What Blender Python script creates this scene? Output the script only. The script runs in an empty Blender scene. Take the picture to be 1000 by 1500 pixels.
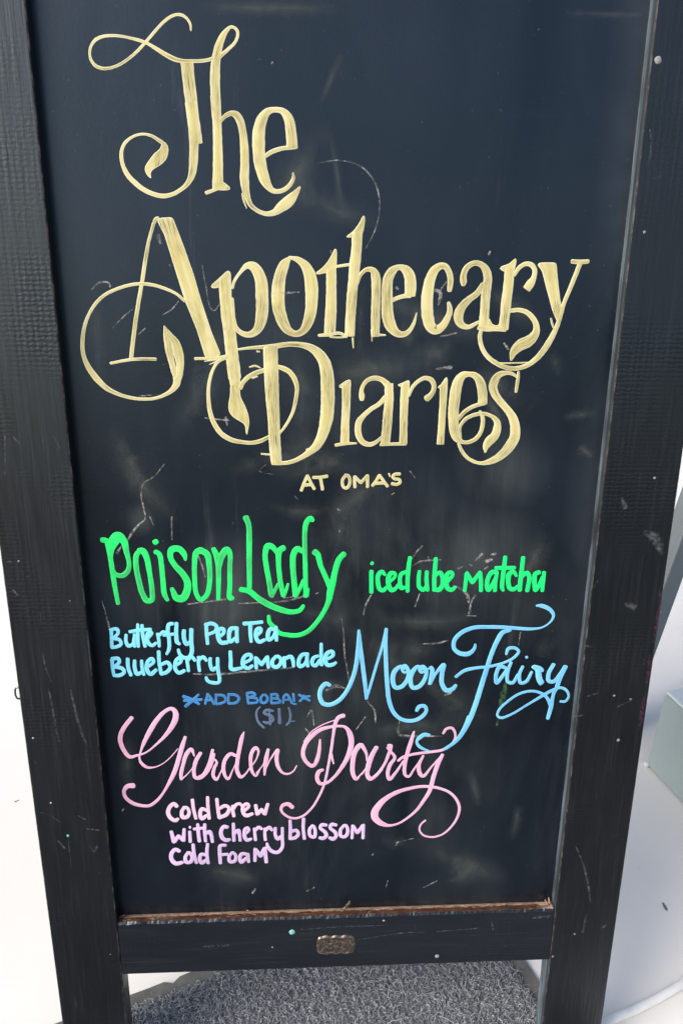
import bpy, bmesh, math, random
import numpy as np
from mathutils import Vector, Matrix, noise
from mathutils.geometry import tessellate_polygon

random.seed(7)
rng = np.random.default_rng(7)
R = math.radians
scene = bpy.context.scene
col = scene.collection

# ------------------------------------------------------------------ camera
cam_d = bpy.data.cameras.new('camera')
cam_d.sensor_fit = 'VERTICAL'
cam_d.sensor_height = 36.0
cam_d.lens = 36.0 * 1133.0 / 1500.0
cam_d.clip_start = 0.02
cam_d.clip_end = 400.0
cam = bpy.data.objects.new('camera', cam_d)
col.objects.link(cam)
cam.matrix_world = Matrix(((0.9988, 0.0069, -0.0475, -0.0328),
                           (-0.0455, 0.4541, -0.8898, -0.5032),
                           (0.0155, 0.8909, 0.4539, 0.9913),
                           (0, 0, 0, 1)))
scene.camera = cam

# ------------------------------------------------------------------ daylight
SUN_EL, SUN_AZ = 36.0, 61.0        # light from behind the camera, to its left
world = bpy.data.worlds.new('World')
scene.world = world
world.use_nodes = True
wn = world.node_tree
bg = wn.nodes['Background']
sky = wn.nodes.new('ShaderNodeTexSky')
sky.sky_type = 'NISHITA'
sky.sun_disc = False
sky.sun_elevation = R(SUN_EL)
sky.sun_rotation = R(180 + SUN_AZ)
sky.air_density = 1.0
sky.dust_density = 4.0
sky.ozone_density = 0.3
wn.links.new(sky.outputs[0], bg.inputs[0])
bg.inputs[1].default_value = 0.135
sun_d = bpy.data.lights.new('sun', 'SUN')
sun_d.energy = 1.38
sun_d.angle = R(34)
sun_d.color = (1.0, 0.975, 0.94)
sun = bpy.data.objects.new('sun', sun_d)
col.objects.link(sun)
sun_dir = Vector((-math.sin(R(SUN_AZ)) * math.cos(R(SUN_EL)), -math.cos(R(SUN_AZ)) * math.cos(R(SUN_EL)), math.sin(R(SUN_EL))))
sun.rotation_euler = sun_dir.to_track_quat('Z', 'Y').to_euler()
sun.location = sun_dir * 6
scene.view_settings.view_transform = 'Standard'
scene.view_settings.look = 'None'
scene.view_settings.exposure = 0.80
scene.view_settings.gamma = 1.0
scene.view_settings.use_curve_mapping = False

# ------------------------------------------------------------------ helpers
def tag(o, label=None, cat=None, kind=None, group=None):
    if label: o['label'] = label
    if cat: o['category'] = cat
    if kind: o['kind'] = kind
    if group: o['group'] = group
    return o

def empty(name, loc=(0, 0, 0), mat=None):
    o = bpy.data.objects.new(name, None)
    o.empty_display_size = 0.05
    col.objects.link(o)
    if mat is not None: o.matrix_world = mat
    else: o.location = loc
    return o

def link(name, me, mats, parent=None, smooth=False):
    o = bpy.data.objects.new(name, me)
    for m in (mats if isinstance(mats, (list, tuple)) else [mats]):
        me.materials.append(m)
    if smooth:
        me.polygons.foreach_set('use_smooth', [True] * len(me.polygons))
    col.objects.link(o)
    if parent is not None: o.parent = parent
    return o

def from_bm(name, bm, mats, parent=None, smooth=False):
    me = bpy.data.meshes.new(name)
    bmesh.ops.recalc_face_normals(bm, faces=bm.faces)
    bm.to_mesh(me); bm.free()
    return link(name, me, mats, parent, smooth)

def box_bm(x0, x1, y0, y1, z0, z1, bevel=0.0, seg=1, edge_mat=None):
    bm = bmesh.new()
    v = [bm.verts.new((x, y, z)) for z in (z0, z1) for y in (y0, y1) for x in (x0, x1)]
    for f in ((0, 1, 3, 2), (4, 6, 7, 5), (0, 4, 5, 1), (2, 3, 7, 6), (0, 2, 6, 4), (1, 5, 7, 3)):
        bm.faces.new([v[i] for i in f])
    bmesh.ops.recalc_face_normals(bm, faces=bm.faces)
    if bevel:
        old = set(bm.faces)
        r = bmesh.ops.bevel(bm, geom=bm.edges[:], offset=bevel, segments=seg, profile=0.5, affect='EDGES')
        if edge_mat is not None:
            for f in r['faces']: f.material_index = edge_mat
    return bm

class N:
    """small node-graph writer"""
    def __init__(s, name, rough=0.5, spec=0.5, tint=(1, 1, 1)):
        s.m = bpy.data.materials.new(name); s.m.use_nodes = True
        s.t = s.m.node_tree; s.p = s.t.nodes['Principled BSDF']
        s.p.inputs['Roughness'].default_value = rough
        s.p.inputs['Specular IOR Level'].default_value = spec
        s.p.inputs['Specular Tint'].default_value = (*tint, 1)
        s.co = s.n('ShaderNodeTexCoord')
    def n(s, typ, **kw):
        nd = s.t.nodes.new(typ)
        for k, v in kw.items(): setattr(nd, k, v)
        return nd
    def put(s, sock, v):
        if isinstance(v, bpy.types.NodeSocket): s.t.links.new(v, sock)
        elif isinstance(v, (tuple, list)) and len(v) == 3 and sock.type == 'RGBA': sock.default_value = (*v, 1)
        else: sock.default_value = v
    def obj(s, scale=(1, 1, 1), rot=(0, 0, 0), loc=(0, 0, 0), src=None):
        mp = s.n('ShaderNodeMapping')
        s.put(mp.inputs['Vector'], src if src else s.co.outputs['Object'])
        mp.inputs['Scale'].default_value = scale; mp.inputs['Rotation'].default_value = rot; mp.inputs['Location'].default_value = loc
        return mp.outputs[0]
    def noise(s, vec, scale=10, detail=4, rough=0.55, dist=0.0):
        t = s.n('ShaderNodeTexNoise'); s.put(t.inputs['Vector'], vec)
        t.inputs['Scale'].default_value = scale; t.inputs['Detail'].default_value = detail
        t.inputs['Roughness'].default_value = rough; t.inputs['Distortion'].default_value = dist
        return t.outputs['Fac']
    def wave(s, vec, scale, dist=0.0, dscale=1.0, axis='X'):
        t = s.n('ShaderNodeTexWave', bands_direction=axis); s.put(t.inputs['Vector'], vec)
        t.inputs['Scale'].default_value = scale; t.inputs['Distortion'].default_value = dist
        t.inputs['Detail Scale'].default_value = dscale; t.inputs['Detail'].default_value = 3
        return t.outputs['Fac']
    def voro(s, vec, scale, feature='F1'):
        t = s.n('ShaderNodeTexVoronoi', feature=feature); s.put(t.inputs['Vector'], vec)
        t.inputs['Scale'].default_value = scale
        return t.outputs['Distance']
    def ramp(s, f, a, b, va=0.0, vb=1.0):
        t = s.n('ShaderNodeMapRange'); s.put(t.inputs[0], f)
        for i, v in enumerate((a, b, va, vb)): t.inputs[1 + i].default_value = v
        return t.outputs[0]
    def math(s, op, a, b=0.0, clamp=False):
        t = s.n('ShaderNodeMath', operation=op, use_clamp=clamp); s.put(t.inputs[0], a); s.put(t.inputs[1], b)
        return t.outputs[0]
    def mix(s, f, a, b):
        t = s.n('ShaderNodeMix', data_type='RGBA'); s.put(t.inputs[0], f); s.put(t.inputs[6], a); s.put(t.inputs[7], b)
        return t.outputs[2]
    def ball(s, c, rad, soft=1.0, sq=(1, 1)):
        """0..1 blob mask around a point of the object's own x, y"""
        v = s.obj(scale=(1 / (rad * sq[0]), 1 / (rad * sq[1]), 0), loc=(-c[0] / (rad * sq[0]), -c[1] / (rad * sq[1]), 0))
        l = s.n('ShaderNodeVectorMath', operation='LENGTH'); s.put(l.inputs[0], v)
        return s.ramp(l.outputs['Value'], 1.0, 1.0 - soft, 0.0, 1.0)
    def attr(s, name):
        t = s.n('ShaderNodeAttribute'); t.attribute_name = name
        return t
    def bump(s, h, strength=0.3, dist=0.001, prev=None):
        b = s.n('ShaderNodeBump'); s.put(b.inputs['Height'], h)
        b.inputs['Strength'].default_value = strength; b.inputs['Distance'].default_value = dist
        if prev is not None: s.put(b.inputs['Normal'], prev)
        return b.outputs[0]
    def out(s, color=None, rough=None, normal=None, alpha=None):
        if color is not None: s.put(s.p.inputs['Base Color'], color)
        if rough is not None: s.put(s.p.inputs['Roughness'], rough)
        if normal is not None: s.put(s.p.inputs['Normal'], normal)
        if alpha is not None: s.put(s.p.inputs['Alpha'], alpha)
        return s.m

# ------------------------------------------------------------------ materials
def painted_wood(name, axis='Y', tint=(0.0030, 0.0031, 0.0038)):
    g = N(name, 0.4, 0.78, (0.74, 0.89, 1.0))
    # grain runs along the local axis; a faint crosswise rib as on sawn, rolled-on paint
    st = (90, 4, 90) if axis == 'Y' else (4, 90, 90)
    grain = g.noise(g.obj(scale=st), 3.0, 5, 0.6)
    broad = g.noise(g.obj(scale=(6, 2, 6) if axis == 'Y' else (2, 6, 6)), 2.0, 4, 0.6)
    rib1 = g.wave(g.obj(), 78, 4.0, 2.5, 'Y')
    rib2 = g.wave(g.obj(), 62, 3.0, 2.5, 'X')
    patch = g.ramp(g.noise(g.obj(loc=(3, 1, 0)), 9, 2), 0.42, 0.62)
    weave = g.math('MULTIPLY', g.math('ADD', rib1, rib2), patch)
    nick = g.ramp(g.noise(g.obj(scale=(1, 1, 1), loc=(.7, .2, 0)), 160, 2, 0.5), 0.735, 0.78)
    nickgate = g.ramp(g.noise(g.obj(loc=(.3, .9, 0)), 14, 2), 0.52, 0.62)
    nick = g.math('MULTIPLY', nick, nickgate)
    scr = g.noise(g.obj(scale=(420, 18, 1), rot=(0, 0, 0.25)), 1.0, 2, 0.5)
    scr = g.math('MULTIPLY', g.ramp(scr, 0.70, 0.80), g.ramp(broad, 0.5, 0.62))
    dust = g.ramp(broad, 0.45, 0.75, 0.0, 0.10)
    c = g.mix(dust, tint, (0.055, 0.062, 0.070))
    c = g.mix(g.math('MULTIPLY', g.ramp(grain, 0.55, 0.75), 0.12), c, (0.045, 0.05, 0.058))
    c = g.mix(g.math('MULTIPLY', scr, 0.30), c, (0.16, 0.18, 0.20))
    c = g.mix(g.math('MULTIPLY', nick, 0.3), c, (0.30, 0.30, 0.30))
    h = g.math('ADD', grain, g.math('MULTIPLY', weave, 0.38))
    nrm = g.bump(h, 0.40, 0.0007)
    return g.out(c, g.ramp(grain, 0.3, 0.7, 0.28, 0.44), nrm)

M_STILE = painted_wood('black_painted_wood_upright', 'Y')
M_RAIL = painted_wood('black_painted_wood_rail', 'X', (0.0048, 0.0058, 0.0085))

def worn_edge():
    g = N('rubbed_wood_edge', 0.5, 0.4)
    a = g.noise(g.obj(scale=(30, 12, 30)), 6, 5, 0.65)
    c = g.mix(g.ramp(a, 0.46, 0.66), (0.008, 0.008, 0.009), (0.105, 0.09, 0.085))
    return g.out(c, 0.5)
M_EDGE = worn_edge()

def lit_dusty():  # worn dusty paint, with the side light on this face mixed into its colour
    g = N('lit_dusty_inner_edge', 0.6, 0.5, (0.8, 0.92, 1.0))
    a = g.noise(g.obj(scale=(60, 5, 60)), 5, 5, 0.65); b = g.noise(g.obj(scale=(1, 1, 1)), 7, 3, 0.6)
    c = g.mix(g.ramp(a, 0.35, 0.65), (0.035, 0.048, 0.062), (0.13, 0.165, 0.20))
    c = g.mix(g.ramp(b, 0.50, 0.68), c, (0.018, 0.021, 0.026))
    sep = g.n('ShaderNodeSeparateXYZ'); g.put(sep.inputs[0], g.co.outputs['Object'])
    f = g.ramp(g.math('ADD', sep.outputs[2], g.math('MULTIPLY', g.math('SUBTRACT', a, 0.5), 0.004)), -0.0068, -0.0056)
    c = g.mix(g.math('MULTIPLY', f, 0.75), c, (0.014, 0.017, 0.021))      # front half darkened in the colour to narrow the lit stripe
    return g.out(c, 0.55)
M_LIT_DUSTY = lit_dusty()

def bare_wood():
    g = N('bare_chipped_wood', 0.7, 0.25)
    a = g.noise(g.obj(scale=(14, 60, 60)), 5, 5, 0.65)
    b = g.noise(g.obj(scale=(26, 40, 120)), 4, 4, 0.65)
    sep = g.n('ShaderNodeSeparateXYZ'); g.put(sep.inputs[0], g.co.outputs['Object'])
    back = g.ramp(g.math('ADD', sep.outputs[2], g.math('MULTIPLY', g.math('SUBTRACT', b, 0.5), 0.010)), -0.0072, -0.0088)
    dark = g.mix(g.ramp(a, 0.35, 0.65), (0.022, 0.009, 0.005), (0.085, 0.034, 0.017))
    dark = g.mix(g.ramp(b, 0.60, 0.66), dark, (0.26, 0.17, 0.11))
    pale = g.mix(g.ramp(a, 0.35, 0.65), (0.26, 0.165, 0.11), (0.46, 0.335, 0.255))
    corner = g.ramp(sep.outputs[0], 0.216, 0.228)
    back = g.math('MAXIMUM', back, g.math('MULTIPLY', corner, g.ramp(a, .3, .55)))
    return g.out(g.mix(back, dark, pale), 0.7, g.bump(a, 0.6, 0.0012))
M_BARE = bare_wood()

def chalkboard():
    g = N('chalkboard_black', 0.36, 0.64, (0.62, 0.82, 1.0))
    W_ = g.noise(g.obj(scale=(1, 0.35, 1), rot=(0, 0, -0.35)), 9, 6, 0.6, 0.6)      # wiped clouds
    S_ = g.noise(g.obj(scale=(46, 3.2, 1), rot=(0, 0, -0.12)), 1.6, 4, 0.6, 0.2)   # wipe streaks
    H_ = g.noise(g.obj(scale=(3, 34, 1)), 1.3, 3, 0.6)
    F_ = g.noise(g.obj(), 420, 2, 0.5)
    base = g.mix(g.ramp(W_, 0.35, 0.7), (0.0022, 0.0034, 0.0066), (0.0080, 0.0112, 0.0180))
    # residue of wiped chalk: clouds that sit where lettering was rubbed out and redrawn
    spots = [((-.055, .815), .085, 0.35), ((-.01, .775), .05, .6), ((.05, .625), .12, 0.8), ((.125, .64), .07, .9), ((-.105, .60), .07, 0.9),
             ((.02, .60), .06, 1.0), ((.03, .50), .06, .9), ((-.005, .46), .075, 0.9), ((-.16, .60), .06, .5), ((.17, .585), .07, .45), ((.145, .72), .05, .9),
             ((.02, .395), .13, 0.5), ((.10, .425), .12, 0.55), ((.09, .355), .09, .5), ((-.07, .33), .14, 0.4), ((.045, .445), .05, .6),
             ((.12, .205), .11, 0.2), ((-.10, .45), .10, 0.35), ((-.185, .675), .018, 1.5), ((-.03, .44), .07, .7), ((.16, .24), .05, .15)]
    m = None
    for c_, r_, k_ in spots:
        b = g.math('MULTIPLY', g.ball(c_, r_, 0.95), k_)
        m = b if m is None else g.math('MAXIMUM', m, b)
    m = g.math('MULTIPLY', m, g.math('MULTIPLY', g.ramp(W_, 0.36, 0.66), g.ramp(S_, 0.25, 0.7, 0.35, 1.1)))
    m = g.math('MULTIPLY', m, 0.75, True)
    c = g.mix(m, base, (0.090, 0.105, 0.098))
    st = g.math('MULTIPLY', g.ramp(S_, 0.62, 0.82), g.ramp(g.noise(g.obj(loc=(5, 2, 0)), 6, 2), 0.45, 0.65))
    c = g.mix(g.math('MULTIPLY', st, 0.40), c, (0.085, 0.095, 0.105))
    hz = g.math('MULTIPLY', g.ramp(H_, 0.64, 0.8), g.ramp(g.noise(g.obj(loc=(1, 7, 0)), 5, 2), 0.5, 0.65))
    c = g.mix(g.math('MULTIPLY', hz, 0.04), c, (0.085, 0.095, 0.10))
    # a dust line along the right edge and the foot, where the eraser never reaches
    sep = g.n('ShaderNodeSeparateXYZ'); g.put(sep.inputs[0], g.co.outputs['Object'])
    e1 = g.math('MULTIPLY', g.ramp(sep.outputs[0], 0.205, 0.236), g.ramp(W_, 0.4, 0.65))
    c = g.mix(g.math('MULTIPLY', e1, 0.30), c, (0.085, 0.098, 0.11))
    e2 = g.math('MULTIPLY', g.ramp(sep.outputs[1], 0.245, 0.229), g.ramp(S_, 0.4, 0.65))
    c = g.mix(g.math('MULTIPLY', e2, 0.16), c, (0.07, 0.06, 0.055))
    fine = g.ramp(g.noise(g.obj(loc=(2, 2, 0)), 300, 1), 0.74, 0.80)
    c = g.mix(g.math('MULTIPLY', fine, 0.22), c, (0.16, 0.17, 0.17))
    r = g.math('ADD', g.ramp(W_, 0.3, 0.7, 0.27, 0.36), g.math('MULTIPLY', m, 0.25))
    return g.out(c, r, g.bump(g.math('ADD', F_, g.math('MULTIPLY', S_, 0.6)), 0.12, 0.0006))
M_BOARD = chalkboard()

def marker(name, rim, fill, dark, streak=0.35, thin=0.0, rough=0.45):
    """opaque paint-pen ink, denser along the rim of a stroke and streaky in its middle"""
    g = N(name, rough, 0.4)
    at = g.attr('core')
    uv = g.n('ShaderNodeUVMap'); uv.uv_map = 'UVMap'
    s1 = g.noise(g.obj(scale=(0.05, 1.9, 1), src=uv.outputs[0]), 1.0, 3, 0.6)
    s2 = g.noise(g.obj(scale=(0.03, 0.25, 1), src=uv.outputs[0]), 1.0, 2, 0.5)
    cl = g.noise(g.obj(scale=(1, 1, 1)), 22, 3, 0.6)
    core = g.ramp(at.outputs['Fac'], 0.12, 0.75)
    c = g.mix(core, rim, fill)
    c = g.mix(g.math('MULTIPLY', g.ramp(s2, 0.35, 0.7), 0.45), c, rim)
    dk = g.math('MULTIPLY', g.ramp(s1, 0.52, 0.62), core)
    dk = g.math('MULTIPLY', dk, g.ramp(cl, 0.42, 0.58, 0.05, 1.0))
    c = g.mix(g.math('MULTIPLY', dk, streak), c, dark)
    if thin:
        th = g.math('MULTIPLY', g.ramp(cl, 0.44, 0.62), g.ramp(at.outputs['Fac'], 0.3, 0.9, 0.25, 1.0))
        c = g.mix(g.math('MULTIPLY', th, thin), c, dark)
    return g.out(c, rough, None)

INK = {
    'gold': marker('gold_paint_pen', (0.78, 0.77, 0.52), (0.575, 0.505, 0.195), (0.12, 0.105, 0.05), 1.0, 0.22),
    'green': marker('green_paint_pen', (0.02, 0.90, 0.19), (0.02, 0.82, 0.17), (0.05, 0.33, 0.13), 0.5, 0.75),
    'brightgreen': marker('bright_green_paint_pen', (0.015, 0.92, 0.22), (0.012, 0.93, 0.20), (0.02, 0.5, 0.14), 0.2, 0.15),
    'blue': marker('sky_blue_paint_pen', (0.26, 0.76, 0.98), (0.21, 0.70, 0.97), (0.07, 0.27, 0.42), 0.3, 0.15),
    'moonblue': marker('moon_blue_paint_pen', (0.24, 0.66, 0.96), (0.18, 0.55, 0.92), (0.06, 0.22, 0.40), 0.35, 0.25),
    'lightblue': marker('mid_blue_paint_pen', (0.07, 0.27, 0.60), (0.05, 0.22, 0.52), (0.02, 0.09, 0.21), 0.4, 0.5),
    'slate': marker('faded_blue_paint_pen', (0.12, 0.16, 0.24), (0.09, 0.15, 0.27), (0.03, 0.05, 0.10), 0.4, 0.6),
    'pink': marker('pink_paint_pen', (0.84, 0.54, 0.72), (0.82, 0.43, 0.62), (0.36, 0.19, 0.30), 0.4, 0.25),
    'palepink': marker('pale_pink_paint_pen', (0.82, 0.60, 0.76), (0.78, 0.53, 0.70), (0.36, 0.22, 0.32), 0.3, 0.3),
    'lilac': marker('lilac_paint_pen', (0.70, 0.54, 0.80), (0.66, 0.49, 0.75), (0.28, 0.22, 0.40), 0.3, 0.35),
}

def chalk_mat(name, colr, a0=0.15, a1=0.75):
    g = N(name, 0.9, 0.1)
    at = g.attr('core')
    n1 = g.noise(g.obj(), 260, 3, 0.65)
    n2 = g.noise(g.obj(loc=(3, 3, 0)), 60, 2, 0.6)
    a = g.math('MULTIPLY', g.ramp(n1, 0.35, 0.62), g.ramp(n2, 0.35, 0.65, a0, a1))
    a = g.math('MULTIPLY', a, g.ramp(at.outputs['Fac'], 0.0, 0.5, 0.35, 1.0))
    return g.out(colr, 0.9, None, a)
M_CHALK = chalk_mat('rubbed_chalk_line', (0.50, 0.49, 0.47))
M_SCUFF = chalk_mat('scuffed_paint', (0.15, 0.17, 0.19), 0.1, 0.6)
M_LEAF = chalk_mat('dry_green_smudge', (0.10, 0.24, 0.12), 0.3, 0.75)
def wiped():
    g = N('wiped_chalk_film', 0.9, 0.1)
    at = g.attr('core'); uv = g.n('ShaderNodeUVMap'); uv.uv_map = 'UVMap'
    n1 = g.noise(g.obj(scale=(0.05, 0.9, 1), src=uv.outputs[0]), 1.0, 4, 0.6)
    n2 = g.noise(g.obj(scale=(1, .6, 1)), 24, 6, 0.72, 0.8)
    a = g.math('MULTIPLY', g.ramp(n1, 0.25, 0.75, 0.45, 1.0), g.ramp(n2, 0.34, 0.68, 0.05, 1.0))
    a = g.math('MULTIPLY', a, g.math('POWER', at.outputs['Fac'], 1.7))
    c = g.mix(g.ramp(g.noise(g.obj(), 8, 2), .4, .6), (0.115, 0.14, 0.145), (0.14, 0.155, 0.14))
    return g.out(c, 0.9, None, g.math('MULTIPLY', a, 0.60))
M_WIPE = wiped()
M_PLUM = chalk_mat('plum_paint_scrape', (0.075, 0.034, 0.058), 0.4, 0.95)

# ------------------------------------------------------------------ lettering
def catmull(P, step):
    P = np.array(P, float)
    if len(P) == 2:
        n = max(2, int(np.hypot(*(P[1] - P[0])[:2]) / step) + 1)
        return P[0] + (P[1] - P[0]) * np.linspace(0, 1, n)[:, None]
    E = np.vstack([2 * P[0] - P[1], P, 2 * P[-1] - P[-2]])
    out = []
    for i in range(1, len(E) - 2):
        p0, p1, p2, p3 = E[i - 1:i + 3]
        t = [0.0]
        for a, b in ((p0, p1), (p1, p2), (p2, p3)):
            t.append(t[-1] + max(1e-4, np.hypot(*(b - a)[:2])) ** 0.5)
        n = max(2, int(np.hypot(*(p2 - p1)[:2]) / step) + 1)
        for u in np.linspace(t[1], t[2], n, endpoint=False):
            a1 = (t[1] - u) / (t[1] - t[0]) * p0 + (u - t[0]) / (t[1] - t[0]) * p1
            a2 = (t[2] - u) / (t[2] - t[1]) * p1 + (u - t[1]) / (t[2] - t[1]) * p2
            a3 = (t[3] - u) / (t[3] - t[2]) * p2 + (u - t[2]) / (t[3] - t[2]) * p3
            b1 = (t[2] - u) / (t[2] - t[0]) * a1 + (u - t[0]) / (t[2] - t[0]) * a2
            b2 = (t[3] - u) / (t[3] - t[1]) * a2 + (u - t[1]) / (t[3] - t[1]) * a3
            out.append((t[2] - u) / (t[2] - t[1]) * b1 + (u - t[1]) / (t[2] - t[1]) * b2)
    out.append(P[-1])
    return np.array(out)

class Ink:
    """collects brush strokes (board millimetres) and links them as one mesh"""
    def __init__(s, thick=0.28, wob=0.06):
        s.v, s.f, s.core, s.uv = [], [], [], []
        s.k = 0; s.thick = thick; s.wob = wob; s.u0 = 0.0
    def ribbon(s, P, cap=0.36, soft=False):
        P = catmull(P, 1.3)
        w = np.maximum(P[:, 2], 0.25)
        d = np.gradient(P[:, :2], axis=0); d /= np.maximum(1e-6, np.hypot(d[:, 0], d[:, 1]))[:, None]
        # rounded ends
        c0, c1 = (cap if w[0] < 6.5 else 0.06), (cap if w[-1] < 6.5 else 0.06)
        sh0, sh1 = (1.0, 1.0)
        pre = [(P[0, :2] - d[0] * w[0] * c0 * math.sin(a), d[0], w[0] * max(0.08 if c0 > .1 else .8, math.cos(a))) for a in (1.45, 1.1, 0.7, 0.35)]
        post = [(P[-1, :2] + d[-1] * w[-1] * c1 * math.sin(a), d[-1], w[-1] * max(0.08 if c1 > .1 else .8, math.cos(a))) for a in (0.35, 0.7, 1.1, 1.45)]
        rows = pre + [(P[i, :2], d[i], w[i]) for i in range(len(P))] + post
        z0 = 0.05 + 0.010 * (s.k % 17); s.k += 1
        base = len(s.v); L = 0.0; last = rows[0][0]
        ph = random.random() * 100
        fade = (lambda q: math.sin(math.pi * min(1, max(0, q))) ** 0.8) if soft else (lambda q: 1.0)
        for r, (p, dd, ww) in enumerate(rows):
            L += float(np.hypot(*(p - last))); last = p
            nn = np.array([-dd[1], dd[0]])
            j1 = 1 + s.wob * noise.noise(Vector((L * 0.25, ph, 0))); j2 = 1 + s.wob * noise.noise(Vector((L * 0.25, ph, 9)))
            rim = 0.5 if soft else min(0.42, 0.85 / max(ww, 0.5))
            for a, hgt, c in ((-1, 0.0, 0), (-1 + rim, 1.0, 0.5), (0, 1.08, 1), (1 - rim, 1.0, 0.5), (1, 0.0, 0)):
                q = p + nn * (ww / 2 * a * (j1 if a < 0 else j2))
                t = min(s.thick, 0.22 * ww)
                s.v.append((q[0] / 1000, q[1] / 1000, (z0 * (1 if hgt else 0.3) + t * hgt + 0.0002 * r) / 1000)); s.core.append(c * fade(r / (len(rows) - 1)))
                s.uv.append((s.u0 + L, s.k * 13.7 + a * ww / 2))
        for r in range(len(rows) - 1):
            for j in range(4):
                a = base + r * 5 + j
                s.f.append((a, a + 1, a + 6, a + 5))
        s.u0 += L + 7.3
    def poly(s, P):
        P = np.array(P, float)
        # close the outline with short edges, inset it twice for the rim
        Q = []
        for i in range(len(P)):
            a, b = P[i], P[(i + 1) % len(P)]
            n = max(1, int(np.hypot(*(b - a)) / 2.0))
            for t in range(n): Q.append(a + (b - a) * t / n)
        Q = np.array(Q)
        for _ in range(1): Q = 0.25 * np.roll(Q, 1, 0) + 0.5 * Q + 0.25 * np.roll(Q, -1, 0)
        area = 0.5 * np.sum(Q[:, 0] * np.roll(Q[:, 1], -1) - np.roll(Q[:, 0], -1) * Q[:, 1])
        if area < 0: Q = Q[::-1]
        t = np.roll(Q, -1, 0) - np.roll(Q, 1, 0); t /= np.maximum(1e-6, np.hypot(t[:, 0], t[:, 1]))[:, None]
        inn = np.stack([-t[:, 1], t[:, 0]], 1)
        n = len(Q); base = len(s.v); z0 = 0.05 + 0.010 * (s.k % 17); s.k += 1
        ax = (P[np.argmax(P[:, 1])] - P[np.argmin(P[:, 1])]); ax /= np.hypot(*ax)
        for off, h, c in ((0, 0.0, 0), (0.55, 0.9, 0.35)):
            for q, i_ in zip(Q, inn):
                p = q + i_ * off
                s.v.append((p[0] / 1000, p[1] / 1000, (z0 * (1 if h else .3) + s.thick * h) / 1000)); s.core.append(c)
                s.uv.append((float(p @ ax), float(p @ np.array([-ax[1], ax[0]])) + s.k * 13.7))
        for i in range(n):
            j = (i + 1) % n
            s.f.append((base + i, base + j, base + n + j, base + n + i))
        inner = [Vector((v[0], v[1], 0)) for v in s.v[base + n:base + 2 * n]]
        # middle faces carry their own copies of the ring so that the fill reads as the core
        m0 = len(s.v)
        for i in range(n):
            s.v.append((inner[i].x, inner[i].y, (z0 + s.thick * 0.9) / 1000)); s.core.append(0.75); s.uv.append(s.uv[base + n + i])
        for tri in tessellate_polygon([inner]):
            s.f.append(tuple(m0 + i for i in tri))
    def build(s, name, mat, parent):
        me = bpy.data.meshes.new(name)
        me.from_pydata(s.v, [], s.f)
        a = me.attributes.new('core', 'FLOAT', 'POINT'); a.data.foreach_set('value', s.core)
        uv = me.uv_layers.new(name='UVMap')
        idx = np.empty(len(me.loops), dtype=np.int32); me.loops.foreach_get('vertex_index', idx)
        uv.data.foreach_set('uv', np.array(s.uv, dtype=np.float32)[idx].ravel())
        me.validate()
        return link(name, me, mat, parent, True)

def read_strokes(txt):
    groups = []
    for ln in txt.strip().split('\n'):
        if ln[0] == '@':
            groups.append((ln[1:].split()[0], ln.split()[1], [])); continue
        k, *pts = ln.split()
        groups[-1][2].append((k, [tuple(float(q) for q in p.split(',')) for p in pts]))
    return groups

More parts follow.
